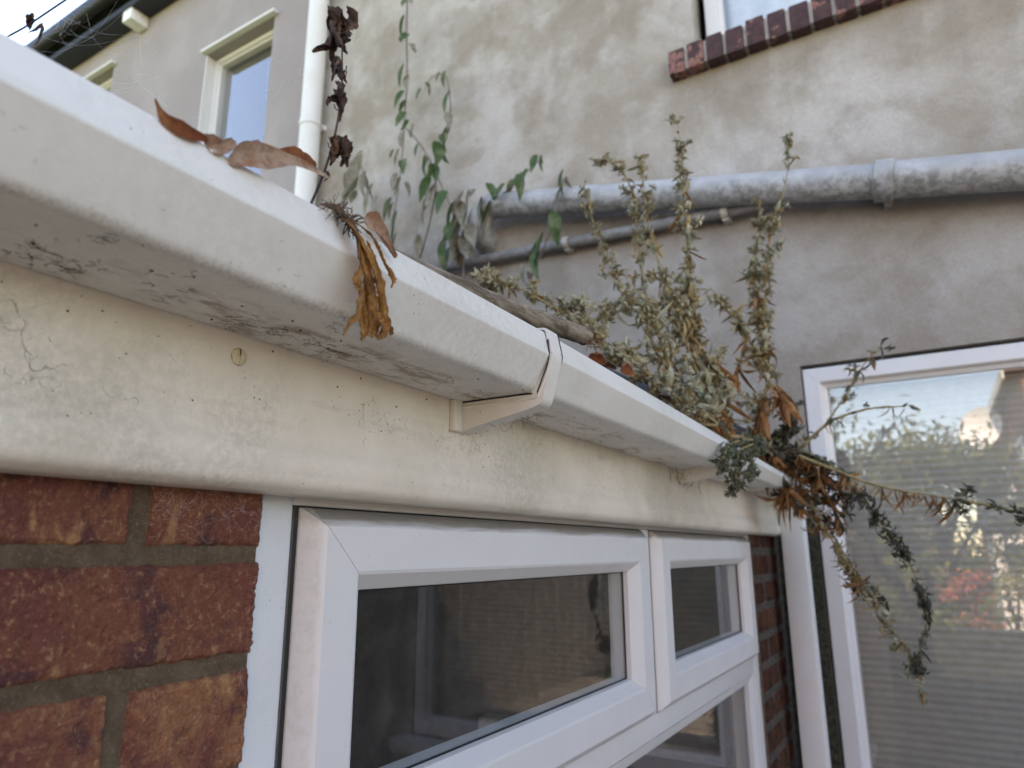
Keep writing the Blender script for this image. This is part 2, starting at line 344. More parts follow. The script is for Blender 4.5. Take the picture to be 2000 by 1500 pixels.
# ---------------- rendered house (right) and its neighbour (left)
def wall_with_holes(name, x0, x1, z0, z1, y, holes, mat, parent, depth=.12):
    xs = sorted({x0, x1, *[h[0] for h in holes], *[h[1] for h in holes]}); zs = sorted({z0, z1, *[h[2] for h in holes], *[h[3] for h in holes]})
    mb = MB()
    for i in range(len(xs)-1):
        for k in range(len(zs)-1):
            cx, cz = (xs[i]+xs[i+1])/2, (zs[k]+zs[k+1])/2
            if any(h[0] < cx < h[1] and h[2] < cz < h[3] for h in holes): continue
            mb.add([(xs[i], y, zs[k]), (xs[i+1], y, zs[k]), (xs[i+1], y, zs[k+1]), (xs[i], y, zs[k+1])], [(0, 1, 2, 3)])
    for a, b, c, d in holes:
        y2 = y+depth
        for q in ([(a, y, c), (a, y2, c), (a, y2, d), (a, y, d)], [(b, y, c), (b, y2, c), (b, y2, d), (b, y, d)], [(a, y, c), (b, y, c), (b, y2, c), (a, y2, c)], [(a, y, d), (b, y, d), (b, y2, d), (a, y2, d)]):
            mb.add(q, [(0, 1, 2, 3)])
    # solid shell behind the front face
    mb.add([(x0, y, z0), (x0, y+5.5, z0), (x0, y+5.5, z1), (x0, y, z1)], [(0, 1, 2, 3)]); mb.add([(x1, y, z0), (x1, y+5.5, z0), (x1, y+5.5, z1), (x1, y, z1)], [(0, 1, 2, 3)])
    mb.add([(x0, y+5.5, z0), (x1, y+5.5, z0), (x1, y+5.5, z1), (x0, y+5.5, z1)], [(0, 1, 2, 3)])
    bm = mb; o = mesh(name, mb.V, mb.F, mat, parent, smooth=False)
    return o
def ring(name, rect, prof, pos, mat, parent, gap=.0003):
    """four mitred members; prof = [(inset, depth)...]; pos(a,b,d) -> world"""
    a0, a1, b0, b1 = rect; out = []
    names = ['sill_rail', 'head_rail', 'jamb', 'jamb'] if name == 'frame' else ['bottom_rail', 'top_rail', 'stile', 'stile']
    for side in range(4):
        V = []
        for i, d in prof:
            A0, A1, B0, B1 = a0+i, a1-i, b0+i, b1-i
            e = [((A0+gap, B0), (A1-gap, B0)), ((A0+gap, B1), (A1-gap, B1)), ((A0, B0+gap), (A0, B1-gap)), ((A1, B0+gap), (A1, B1-gap))][side]
            V += [pos(*e[0], d), pos(*e[1], d)]
        Fc = [(2*k, 2*k+1, 2*k+3, 2*k+2) for k in range(len(prof)-1)]
        n = len(prof); Fc += [tuple(2*k for k in range(n)), tuple(2*k+1 for k in range(n))]
        out.append(mesh(names[side], V, Fc, mat, parent, sharp=20))
    return out
def pane(name, rect, pos, d, mat, parent):
    a0, a1, b0, b1 = rect
    return mesh(name, [pos(a0, b0, d), pos(a1, b0, d), pos(a1, b1, d), pos(a0, b1, d)], [(0, 1, 2, 3)], mat, parent, smooth=False)
posH = lambda a, b, d: (a, D-d, b)
FR = [(0, -.06), (0, .0), (.004, .004), (.046, .004), (.05, .0), (.054, -.012), (.066, -.018), (.068, -.03), (.068, -.06)]

house = thing('rendered_house', 'house with weathered cream render, soil pipe side, blind window below and brick sill above', 'house', (0, D, GZ))
BW = (-.314, .995, -.70, .587); UW = (-.57, .75, 1.93, 3.1)
XJ = -2.72
wall_with_holes('wall', XJ, 6, GZ, 4.15, D, [BW, UW], m_render, house)
bw = bpy.data.objects.new('window', None); C.objects.link(bw); bw.parent = house; bw.matrix_parent_inverse = Matrix.Translation(house.location).inverted()
bw['label'] = 'large white framed window with pleated blind and garden reflections'
for o in ring('frame', (BW[0]+.004, BW[1]-.004, BW[2]+.004, BW[3]-.012), FR, lambda a, b, d: (a, D+.008-d, b), m_frame, bw): pass
pane('pane', (BW[0]+.06, BW[1]-.06, BW[2]+.06, BW[3]-.07), posH, -.035, m_glass2, bw)
box('sill', (BW[0]-.04, BW[1]+.05, D-.07, D+.02, BW[2]-.055, BW[2]-.002), m_frame, bw, bevel=.006)
uw = bpy.data.objects.new('window', None); C.objects.link(uw); uw.parent = house; uw.matrix_parent_inverse = Matrix.Translation(house.location).inverted()
uw['label'] = 'white framed upstairs window with pale curtain above brick sill'
ring('frame', (UW[0]+.03, UW[1]-.03, UW[2]-.0, UW[3]-.01), FR, lambda a, b, d: (a, D+.075-d, b), m_frame, uw)
pane('pane', (UW[0]+.085, UW[1]-.085, UW[2]+.04, UW[3]-.06), posH, -.11, m_glass2, uw)
sill = bpy.data.objects.new('window_sill', None); C.objects.link(sill); sill.parent = house; sill.matrix_parent_inverse = Matrix.Translation(house.location).inverted()
sill['label'] = 'sill of dark red bricks laid on edge, chipped'
def sill_material():
    m = M('sill_brick', .8, .25); r = m.rnd(); p = m.map(off=(0, 0, 0))
    c = m.mix(m.ramp(m.noise(40, 4, .6), .4, .6), (.052, .030, .032), (.080, .040, .040))
    n = m.math('ADD', m.noise(17, 6, .65), m.math('MULTIPLY', m.math('SUBTRACT', r, .5), .16))
    c = m.mix(m.ramp(n, .545, .565), c, m.mix(m.ramp(m.noise(70, 4), .4, .6), (.19, .085, .068), (.27, .14, .115)))
    m.col(c); m.bump(m.noise(120, 5, .7), .6, .004); return m.m
m_sill = sill_material()
xx = -.665; k = 0
box('mortar', (-.655, .82, D-.040, D+.03, 1.808, 1.885), plain('pale_mortar', (.42, .39, .35), .95), sill)
while xx < .8:
    wdt = .063+random.uniform(-.003, .004); dz = random.uniform(-.006, .006)
    mb = MB().box(xx, xx+wdt, D-.052+random.uniform(-.003, .003), D+.06, 1.795+dz*.3, 1.902+dz)
    o = mb.build('brick', m_sill, sill, bevel=.005); o.data.transform(Matrix.Identity(4)); xx += wdt+.0125
# interior of the house behind the two windows
for nm, a in (('back_room', (BW[0]-.05, BW[1]+.1, D+.13, D+1.6, BW[2]-.1, BW[3]+.1)), ('bedroom', (UW[0]-.05, UW[1]+.1, D+.13, D+1.6, UW[2]-.1, UW[3]+.1))):
    x0, x1, y0, y1, z0, z1 = a
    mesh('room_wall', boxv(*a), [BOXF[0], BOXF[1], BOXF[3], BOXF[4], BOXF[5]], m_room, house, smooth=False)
blind = thing('pleated_blind', 'beige pleated blind hanging inside the large house window', 'blind', ((BW[0]+BW[1])/2, D+.085, BW[3]))
zz = BW[3]-.03; sl = None
while zz > BW[2]+.02:
    V = [(BW[0]+.03, D+.095, zz), (BW[1]-.03, D+.095, zz), (BW[1]-.03, D+.0915, zz-.0105), (BW[0]+.03, D+.0915, zz-.0105), (BW[1]-.03, D+.0945, zz-.0212), (BW[0]+.03, D+.0945, zz-.0212)]
    mesh('slat', V, [(0, 1, 2, 3), (3, 2, 4, 5)], m_blind, blind, smooth=False); zz -= .0214
V = []; Fc = []; n = 90
for i in range(n+1):
    x = UW[0]+.02+(UW[1]-UW[0]-.04)*i/n; y = D+.2+.022*math.sin(i*.55+1.3*math.sin(i*.13))
    V += [(x, y, UW[2]-.05), (x, y, UW[3]+.05)]
    if i: Fc.append((2*i-2, 2*i, 2*i+1, 2*i-1))
o = mesh('net_curtain', V, Fc, m_curtain); tag(o, 'pale blue-white curtain hanging behind the upstairs window', 'curtain')
rf = MB().add([(XJ, D-.25, 4.15), (6, D-.25, 4.15), (6, D+2.9, 6.3), (XJ, D+2.9, 6.3), (6, D+5.8, 4.15), (XJ, D+5.8, 4.15)], [(0, 1, 2, 3), (3, 2, 4, 5), (0, 5, 4, 1), (0, 3, 5), (1, 4, 2)])
rf.build('roof', m_slate, house, smooth=False)

nb = thing('neighbouring_house', 'mauve-grey rendered house on the left with dark eaves', 'house', (-5, D, GZ))
NW = (-3.835, -3.165, 1.9, 3.285); SW = (-5.9, -5.05, 2.3, 3.70)
wall_with_holes('wall', -11, XJ-.003, GZ, 4.0, D+.03, [NW, SW], m_nrender, nb)
for W, lb in ((NW, 'white framed window with sky in its glass'), (SW, 'window half hidden behind the gutter')):
    e = bpy.data.objects.new('window', None); C.objects.link(e); e.parent = nb; e.matrix_parent_inverse = Matrix.Translation(nb.location).inverted(); e['label'] = lb
    ring('frame', (W[0]+.004, W[1]-.004, W[2]+.004, W[3]-.004), [(i_*.62, d_) for i_, d_ in FR], lambda a, b, d: (a, D+.095-d, b), m_frame, e)
    pane('pane', (W[0]+.04, W[1]-.04, W[2]+.04, W[3]-.04), posH, -.125, m_glass2, e)
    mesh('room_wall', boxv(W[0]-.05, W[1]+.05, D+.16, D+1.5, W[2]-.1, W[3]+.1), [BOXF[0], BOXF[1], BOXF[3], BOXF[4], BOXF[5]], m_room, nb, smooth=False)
    box('drip_strip', (W[0]-.02, W[1]+.035, D-.012, D+.029, W[3]+.004, W[3]+.022), m_pipewhite, e, bevel=.003)
    box('reveal_trim', (W[0]+.0005, W[0]+.008, D+.025, D+.09, W[2]+.005, W[3]-.003), m_frame, e)
rf = MB().add([(-11, D-.16, 4.13), (XJ, D-.16, 4.13), (XJ, D+2.8, 6.2), (-11, D+2.8, 6.2), (XJ, D+5.7, 4.1), (-11, D+5.7, 4.1)], [(0, 1, 2, 3), (3, 2, 4, 5), (0, 5, 4, 1), (0, 3, 5), (1, 4, 2)])
rfo = rf.build('roof', m_slate, nb, smooth=False)
box('soffit', (-11, XJ, D-.12, D+.03, 3.95, 4.0), m_dark, nb)
pr = fillet([(D-.215, 4.15), (D-.215, 4.06), (D-.13, 4.06), (D-.13, 4.15)], [0, .04, .04, 0], 5)
V = []; 
for x in (-11, XJ): V += [(x, p[0], p[1]) for p in pr]
n = len(pr); mesh('eaves_gutter', V, [(i, i+1, n+i+1, n+i) for i in range(n-1)], m_dark, nb)
box('eaves_bracket', (-4.74, -4.63, D-.11, D+.028, 3.86, 3.965), m_paint, nb, bevel=.008)

# ---------------- pipes on the house
sp = thing('soil_stack', 'white vertical soil pipe between the two rendered houses', 'pipe', (-2.65, D-.068, GZ))
tube(MB(), [(-2.65, D-.068, GZ+.05), (-2.65, D-.068, 6.0)], .056, 20).build('pipe', m_pipewhite, sp)
for z in (.4, 2.27, 4.0):
    mb = tube(MB(), [(-2.65, D-.068, z-.014), (-2.65, D-.068, z+.014)], .0605, 20); mb.box(-2.70, -2.60, D-.02, D, z-.014, z+.014); mb.build('clip', m_pipewhite, sp)
yp = D-.085; gp = thing('waste_pipe', 'thick grey lichen-stained pipe running along the rendered wall', 'pipe', (0, yp, 1.2))
a = PY(958, 402, yp); b = PY(1728, 353, yp); c = PY(2080, 325, yp); dirn = (c-b).normalized()
dirl = (b-a).normalized(); el = [a+dirl*.10, a+dirl*.05, a+dirl*.012+Vector((0, 0, -.004)), a+Vector((-.028, 0, -.022)), a+Vector((-.052, 0, -.06)), a+Vector((-.062, .02, -.10)), a+Vector((-.062, .12, -.15))]
tube(MB(), [a+dirl*.1]+[b], .055, 28).build('pipe', m_pipe, gp); tube(MB(), [b-dirn*.02, c+dirn*2.5], .0585, 28).build('pipe', m_pipe, gp)
tube(MB(), smoothpath(el, 24), .0553, 24).build('elbow', m_pipe, gp)
mb = tube(MB(), [b-dirn*.028, b-dirn*.026, b+dirn*.026, b+dirn*.028], [.058, .066, .066, .058], 28); mb.box(b.x-.012, b.x+.012, yp+.03, D, b.z-.06, b.z+.02); mb.build('collar', m_pipe, gp)
yt = D-.04; tp = thing('thin_waste_pipe', 'thin grey pipe sloping up the wall below the thick pipe', 'pipe', (-1, yt, 1.2))
pts = [PY(840, 528, yt), PY(1110, 474, yt), PY(1620, 374, yt)]
tube(MB(), smoothpath([pts[0], pts[2]], 12), .0215, 14).build('pipe', m_thin, tp)
for u, v in ((1107, 474.5), (1416, 414)):
    p = PY(u, v, yt); t = Vector((1, 0, -.03)).normalized()
    mb = tube(MB(), [p-t*.011, p+t*.011], .0262, 16); mb.box(p.x-.011, p.x+.011, yt, D, p.z-.032, p.z+.012); mb.build('clip', m_clip, tp)

# ---------------- lean-to: brick wall, roof, room
XF = -.43
ext = thing('brick_extension', 'low red brick extension under the white fascia', 'extension', (XF, .5, GZ))
YW0, YW1 = .352, 1.965
mb = MB()
XM = XF-.0036
for q in ((-1.6, YW0, GZ, .20), (YW1, D, GZ, .20), (YW0, YW1, GZ, -1.02), (YW0, YW1, .052, .20)): mb.box(XM-.09, XM, q[0], q[1], q[2], q[3])
mb.build('mortar', m_mortar, ext, smooth=False)
box('sooty_mortar', (XM-.02, XM+.0008, YW1+.003, D-.001, GZ+.01, .05), plain('sooty_mortar', (.085, .07, .06), .95, .1, .4, 60), ext)
def rough_brick(y0, y1, z0, z1, nu, nv, seed, rag=0.0, depth=.02, amp=.0017, mat=m_brick):
    V = []; Fc = []; rr = .005
    hy, hz = (y1-y0)/2, (z1-z0)/2; cy, cz = (y0+y1)/2, (z0+z1)/2
    for j in range(nv+1):
        for i in range(nu+1):
            a, b = i/nu*2-1, j/nv*2-1
            # crowd the samples to the arrises
            a = math.copysign(1-(1-abs(a))**1.25, a); b = math.copysign(1-(1-abs(b))**1.2, b)
            y, z = cy+a*hy, cz+b*hz
            e = min(hy*(1-abs(a)), hz*(1-abs(b)))
            q = Vector((y*55+seed*7, z*55, seed*3.3)); q2 = Vector((y*170+seed, z*170, seed))
            d = (noise.noise(q)*.9+noise.noise(q2)*.8+noise.noise(q2*2.1)*.7)*amp
            fall = max(0, 1-e/rr); d -= fall*fall*.006
            jit = noise.noise(Vector((y*90, z*90, seed+9)))*.0016*fall
            y += jit; z += noise.noise(Vector((z*90, y*90, seed+19)))*.0013*fall
            if rag and a > .93: y += rag*(.5*noise.noise(Vector((z*38, seed, 1)))+.55*noise.noise(Vector((z*140, seed, 5)))+.5*noise.noise(Vector((z*420, seed, 7)))-.2)
            V.append((XF+d, y, z))
    n = nu+1
    for j in range(nv):
        for i in range(nu): Fc.append((j*n+i, j*n+i+1, (j+1)*n+i+1, (j+1)*n+i))
    rim = [i for i in range(n)]+[(j+1)*n-1 for j in range(1, nv+1)]+[nv*n+i for i in range(nu-1, -1, -1)]+[j*n for j in range(nv-1, 0, -1)]
    m0 = len(V)
    for k in rim: V.append((XF-depth, V[k][1], V[k][2]))
    L = len(rim)
    for k in range(L): Fc.append((rim[k], m0+k, m0+(k+1) % L, rim[(k+1) % L]))
    return mesh('brick', V, Fc, mat, ext, sharp=180)
CH, BH, JY = .0735, .0632, .0100
for k in range(0, 9):
    z0 = .0040-CH*k; z1 = z0+BH
    edge = .3565+(.0 if k % 2 else -.001)
    if k % 2 == 0: spans = [(edge-.0905, edge), (edge-.0905-JY-.2035, edge-.0905-JY), (edge-.0905-2*JY-.407, edge-.0905-2*JY-.2035)]
    else: spans = [(edge-.2065, edge), (edge-.2065-JY-.2035, edge-.2065-JY)]
    for s, (a, b) in enumerate(spans):
        near = k <= 3 and b > .1
        rough_brick(a, b, z0, z1, (150 if b-a > .15 else 70) if near else 16, 46 if near else 8, k*5+s*1.7, rag=.0035 if s == 0 else 0)
for k in range(0, 16):
    z0 = .0040-CH*k; z1 = z0+BH
    for a, b in (((YW1+.006, YW1+.112), (YW1+.124, YW1+.33)) if k % 2 == 0 else ((YW1+.006, YW1+.215), (YW1+.227, YW1+.33))):
        rough_brick(a, min(b, D-.012), z0, z1, 10, 5, 100+k*3+a, mat=m_brickd)
# roof slope behind the gutter
RP = math.tan(R(30)); RX, RZ = -.352, .226
def rz(x): return RZ+(RX-x)*RP
roof = MB().add([(RX-.02, -1.6, rz(RX-.02)-.02), (RX-.02, D-.002, rz(RX-.02)-.02), (-2.6, D-.002, rz(-2.6)-.02), (-2.6, -1.6, rz(-2.6)-.02)], [(0, 1, 2, 3)]).build('roof', m_slate, ext, smooth=False)
y = -.4; k = 0
slv = boxv(-.30, 0, -.122, .122, -.0035, .0035); slme = None
for row in range(3):
    for i in range(12):
        yy = -.42+i*.25+(row % 2)*.125
        if yy > D-.13: continue
        xe = RX-row*.16; t = Vector((-1, 0, RP)).normalized(); nn = Vector((RP, 0, 1)).normalized()
        if slme is None:
            slo = MB().add([tuple(Vector((0, 0, 0))+t*(-v[0])+Vector((0, v[1], 0))+nn*(v[2])) for v in slv], BOXF).build('slate', m_slate, roof, smooth=False); slme = slo.data
        else: slo = link('slate', slme, roof)
        slo.location = (xe, yy, rz(xe)+.004+row*.001)
box('flashing', (-.62, -.36, 0, 1, 0, 1), m_slate, ext)
fo = [o for o in C.objects if o.name == 'flashing'][0]
fo.data.clear_geometry(); V = []
for x in (-2.4, -.37): V += [(x, D-.001, rz(x)), (x, D-.001, rz(x)+.085), (x, D-.006, rz(x)+.085), (x, D-.006, rz(x))]
fo.data.from_pydata(V, [], [(0, 1, 5, 4), (1, 2, 6, 5), (2, 3, 7, 6), (4, 5, 6, 7), (0, 3, 2, 1)]); fo.data.materials.append(m_slate) if not fo.data.materials else None
# room behind the casement
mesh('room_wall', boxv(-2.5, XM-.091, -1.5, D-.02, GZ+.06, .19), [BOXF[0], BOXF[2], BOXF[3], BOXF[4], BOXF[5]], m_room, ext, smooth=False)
box('inner_shelf', (-1.5, -.62, D-.10, D-.03, -.62, -.58), m_paint, ext)

# ---------------- casement window in the brick wall
win = thing('casement_window', 'white plastic casement window with two top vents under the fascia', 'window', (XM, 1.1, -1))
XL = XF-.008
def bx(nm, y0, y1, z0, z1, xf=0., m=m_frame, bev=.0025): return box(nm, (XL-.06, XL+xf, y0, y1, z0, z1), m, win, bevel=bev)
bx('frame_jamb', YW0-.012, .3885, -1.0, .052, 0, m_liner); bx('frame_jamb', 1.905, YW1+.004, -1.0, .052, 0)
bx('frame_head', .3887, 1.9048, .037, .0525, -.001); bx('frame_mullion', 1.150, 1.191, -.262, .0368, .002)
bx('frame_transom', .3887, 1.9048, -.2975, -.2622, .001); bx('frame_sill', .3887, 1.9048, -1.03, -.985, .03)
posW = lambda a, b, d: (XL+d, a, b)
SP = [(0, -.03), (0, .003), (.0015, .0065), (.0125, .019), (.0145, .0205), (.0505, .0205), (.0535, .0190), (.0665, .0035), (.0675, -.004), (.0675, -.03)]
for y0, y1, lab in ((.3930, 1.1478, 0), (1.1935, 1.902, 1)):
    e = bpy.data.objects.new('vent_sash', None); C.objects.link(e); e.parent = win; e.matrix_parent_inverse = Matrix.Translation(win.location).inverted()
    ring('sash', (y0, y1, -.2605, .0355), SP, posW, m_sash, e, gap=.0003)
    pane('pane', (y0+.064, y1-.064, -.2605+.064, .0355-.064), posW, -.006, m_glass, e)
    ring('gasket', (y0+.0665, y1-.0665, -.2605+.0665, .0355-.0665), [(0, -.004), (.0022, -.0035), (.0024, -.0058)], posW, m_black, e)
    mesh('seal', [posW(*q) for q in ((y0-.0018, -.2618, .0012), (y1+.0012, -.2618, .0012), (y1+.0012, .0365, .0012), (y0-.0018, .0365, .0012))], [(0, 1, 2, 3)], m_black, e, smooth=False)
    # the seal is a backing strip: cut its middle away so that the room shows through
    so = [o for o in e.children if o.name.startswith('seal')][0]; so.data.clear_geometry()
    q = lambda i: [posW(y0-.0044+i, -.2622+i, .0012), posW(y1+.0016-i, -.2622+i, .0012), posW(y1+.0016-i, .0370-i, .0012), posW(y0-.0044+i, .0370-i, .0012)]
    so.data.from_pydata(q(0)+q(.006), [], [(0, 1, 5, 4), (1, 2, 6, 5), (2, 3, 7, 6), (3, 0, 4, 7)])
    if not so.data.materials: so.data.materials.append(m_black)
ring('bead', (.402, 1.893, -.985, -.2975), [(0, .0005), (.004, -.001), (.020, -.008), (.0205, -.02)], posW, m_frame, win)
pane('pane', (.415, 1.88, -.975, -.312), posW, -.018, m_glass, win)

# ---------------- fascia board
fas = thing('fascia_board', 'long cream plastic fascia board with rounded lower lip', 'fascia', (-.41, .9, .04))
fp = fillet([(-.426, .225), (-.400, .225), (-.400, .083), (-.3925, .066), (-.397, .0475), (-.408, .0425), (-.426, .0425)], [0, .001, .012, .012, .009, .004, 0], 6)
sweep_y('board', lambda y: [tuple(p) for p in fp], [-.6+i*.06 for i in range(48)]+[2.262], m_fascia, fas)
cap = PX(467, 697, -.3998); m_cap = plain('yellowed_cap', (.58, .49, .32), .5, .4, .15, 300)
mesh('cap_crack_shade', [(-.39985, cap.y+.0064*math.cos(k*.3927), cap.z+.0064*math.sin(k*.3927)) for k in range(16)], [tuple(range(16))], m_stalk, fas, smooth=False)  # dark disc stands in for the shade inside the cap crack
for s in (-1, 1):
    V = []; Fc = []; nr, na = 5, 12
    for i in range(nr+1):
        for k in range(na+1):
            r = .0060*i/nr; an = math.pi*(k/na)-math.pi/2
            V.append((-.3998+.0012*(1-(i/nr)**2.4)+.0003, cap.y+s*(r*math.cos(an)+.00032+.0002*math.sin(an*5))+.0006*math.sin(an*2.2)*s*0, cap.z+r*math.sin(an)))
    for i in range(nr):
        for k in range(na): Fc.append((i*(na+1)+k, i*(na+1)+k+1, (i+1)*(na+1)+k+1, (i+1)*(na+1)+k))
    o = mesh('screw_cap', V, Fc, m_cap, fas, sharp=180)
tube(MB(), [(-.3996, cap.y+math.cos(t/16*2*math.pi)*.0056, cap.z+math.sin(t/16*2*math.pi)*.0056) for t in range(17)], .00012, 4).build('cap_shadow_ring', m_stalk, fas)  # dark ring painted as the shade round the screw cap

# ---------------- gutter
gut = thing('gutter', 'white square plastic gutter along the fascia, stained underneath', 'gutter', (-.35, .9, .147))
def gprof(y):
    # lip settles lower towards the outlet
    s = min(max((y-.60)/1.0, 0), 1.3); lx, lz = -.2985-.006*s, .2055-.0155*s
    O = [(-.3985, .200), (-.3985, .1475), (-.3115, .1475), (-.2925-.004*s, .1815-.009*s), (lx, lz), (lx-.0075, lz-.0005)]
    rd = [0, .004, .0055, .0014, .0014, 0]
    o = fillet(O, rd, 6); I = [(lx-.0075, lz-.003), (lx-.003, lz-.0035), (-.2955-.004*s, .1815-.009*s), (-.3135, .1502), (-.396, .1502), (-.396, .200)]
    return [tuple(p) for p in o]+I
ysA = [-.6+i*.04 for i in range(29)]+[.557]; ysB = [.577+i*.05 for i in range(33)]+[2.245]
gA = sweep_y('channel', gprof, ysA, m_gutter, gut, sharp=40); gB = sweep_y('channel', gprof, ysB, m_gutter, gut, sharp=40)
pe = gprof(2.245); ne = len(pe)//2
mesh('stop_end', [(p[0], 2.2455+dy, p[1]) for dy in (0, .004) for p in pe[:ne]], [tuple(range(ne)), tuple(range(ne, 2*ne))]+[(i, (i+1) % ne, ne+(i+1) % ne, ne+i) for i in range(ne)], m_gutter, gut, sharp=30)
def bracket(nm, y0, y1, deep, parent, clip=True):
    o = fillet([(-.3995, .1475), (-.3115, .1467), (-.2915, .1815), (-.2975, .2075), (-.3075, .2085)], [0, .012, .005, .003, 0], 6)
    out = fillet([(-.3065, .2105), (-.2950, .2090), (-.2893, .182), (-.3020, .1365), (-.312, .1325), (-.3995, .1475-deep)], [0, .004, .006, .012, .01, 0], 6)
    if not clip:
        o = [Vector((-.3995, .1473)), Vector((-.316, .1473))]; out = fillet([(-.309, .1465), (-.312, .1365), (-.330, .1325), (-.3995, .1475-deep)], [0, .006, .008, 0], 5)
    pr = [tuple(p) for p in o]+[tuple(p) for p in out]
    b = sweep_y(nm, lambda y: pr, [y0, y0+.0008, y1-.0008, y1], m_brack, parent, sharp=30)
    if not clip: return b
    inner = [Vector((-.392, .1415)), Vector((-.316, .1415)), Vector((-.3035, .1475)), Vector((-.2925, .1725))]
    pth = smoothpath([(p.x, y0-.0004, p.y) for p in inner], 20); tube(MB(), pth, .0011, 6).build('rib', m_brack, b)
    return b
b1 = bracket('union_bracket', .5565, .5765, .031, gut); b1['label'] = 'cream union bracket joining two gutter lengths'
box('back_plate', (-.3997, -.3925, .5440, .5563, .1165, .1478), m_brack, b1, bevel=.0015)
gk = [tuple(p) for p in fillet([(-.3065, .2075), (-.2955, .2070), (-.2905, .182), (-.3060, .150)], [0, .004, .005, 0], 5)]
tube(MB(), [(p[0]+.0006, .5778, p[1]) for p in gk], .0011, 6).build('gasket', m_black, b1)
pth = smoothpath([(-.3065, .5561, .1462), (-.3015, .5558, .158), (-.2935, .5556, .178), (-.294, .5560, .197)], 14); tube(MB(), pth, .0007, 5).build('seam', m_black, b1)
pth = smoothpath([(-.392, .5560, .1465), (-.35, .5560, .1465), (-.312, .5560, .1462)], 8); tube(MB(), pth, .0008, 5).build('seam', m_black, b1)
b2 = bracket('fascia_bracket', 1.262, 1.282, .026, gut, False); b2['label'] = 'small cream bracket under the far gutter length'
box('outlet', (-.398, -.326, 2.195, 2.262, .095, .1472), m_gutter, gut, bevel=.004)
dpp = thing('downpipe', 'square white downpipe at the far end of the gutter', 'downpipe', (-.363, 2.23, GZ))
box('pipe', (-.3955, -.3305, 2.199, 2.264, GZ+.06, .0975), m_pipewhite, dpp, bevel=.006)
for z in (-.95,): box('clip', (-.400, -.326, 2.196, D, z-.012, z+.012), m_pipewhite, dpp, bevel=.003)

# ================================================================== dead leaves, stick, debris on the gutter
def ribbon(name, spine, width, twist, mat, parent=None, curl=.6, ruf=.15, side0=None, n=26, cols=7, seed=0, fold=0.):
    """a leaf blade swept on a spine; width/twist: value lists along it (metres, degrees)"""
    S = smoothpath(spine, n); V = []; Fc = []; prev = None
    def lerp(L, t):
        if not isinstance(L, (list, tuple)): return L
        q = t*(len(L)-1); i = min(int(q), len(L)-2); return L[i]+(L[i+1]-L[i])*(q-i)
    for i, p in enumerate(S):
        t = (S[min(i+1, n)]-S[max(i-1, 0)]).normalized()
        a = side0 if prev is None and side0 is not None else (prev if prev is not None else t.orthogonal())
        a = a-t*a.dot(t); a = a.normalized() if a.length > 1e-8 else t.orthogonal().normalized(); prev = a
        tw = R(lerp(twist, i/n)); b = t.cross(a); A = a*math.cos(tw)+b*math.sin(tw); B = t.cross(A)
        wd = lerp(width, i/n); cu = max(.05, lerp(curl, i/n))
        for k in range(cols):
            c = k/(cols-1)*2-1; an = c*cu
            off = A*(wd*math.sin(an)/cu)+B*(wd*(1-math.cos(an))/cu + fold*wd*abs(c))
            rf_ = ruf*wd*(noise.noise(Vector((i*.45+seed*5, k*.8, seed)))+.6*noise.noise(Vector((i*1.1, k*1.7+seed, 3)))*abs(c)*1.6)
            V.append(p+off+B*rf_+t*(ruf*wd*.5*noise.noise(Vector((i*.6, k, seed+8)))))
    for i in range(n):
        for k in range(cols-1): Fc.append((i*cols+k, i*cols+k+1, (i+1)*cols+k+1, (i+1)*cols+k))
    return mesh(name, V, Fc, mat, parent, sharp=180)
SX = Vector((0, 1, 0)); SZ = Vector((0, 0, 1))
mm = .00033   # metres per photo pixel at the gutter lip
X0 = -.2865
dr = thing('hanging_dead_plant', 'bunch of withered brown strap leaves draped over the gutter lip', 'dead plant', PX(690, 440, -.29))
def pp(L, x): return [PX(u, v, x+(w_ if w_ else 0)) for u, v, w_ in [(q+(0,))[:3] for q in L]]
strands = [
 ([(668, 425, -.006), (684, 440, -.002), (698, 462), (703, 502), (709, 530), (716, 565), (718, 600), (720, 632), (717, 656)], [1.5, 3, 5, 7, 9, 10, 10, 8, 3], 0),
 ([(672, 428, -.006), (694, 450), (712, 485), (724, 515), (733, 540), (738, 570), (744, 600), (747, 632), (741, 661)], [1.5, 3, 5, 6, 9, 10, 9, 12, 5], .0022),
 ([(700, 455), (722, 500), (738, 540), (748, 580), (752, 615), (758, 640), (764, 655)], [3, 5, 6, 6, 7, 9, 4], .0012),
 ([(680, 430, -.006), (705, 443), (726, 464), (740, 492), (749, 515), (760, 535), (766, 548), (763, 562)], [2, 4, 6, 7, 6, 9, 8, 2], .003),
 ([(700, 480), (704, 520), (699, 548), (702, 575), (697, 598), (703, 622), (706, 645), (705, 666)], [3, 6, 7, 8, 9, 8, 7, 3], .001),
 ([(702, 590), (695, 618), (684, 628), (675, 640), (670, 656)], [4, 7, 7, 5, 2], .004),
 ([(705, 490), (718, 530), (726, 575), (730, 615), (727, 645), (725, 660)], [3, 7, 9, 9, 8, 3], -.001),
 ([(706, 528), (696, 536), (692, 548), (697, 562), (704, 566)], [3, 6, 7, 5, 2], .003),
 ([(690, 446), (708, 480), (716, 520), (712, 560), (710, 600), (712, 640), (709, 662)], [3, 5, 7, 8, 8, 7, 3], -.0012),
 ([(715, 470), (730, 505), (742, 545), (740, 590), (736, 630), (733, 658)], [3, 6, 8, 8, 7, 3], -.0008),
 ([(728, 600), (742, 622), (748, 640), (745, 655), (735, 662)], [3, 8, 11, 9, 4], .005)]
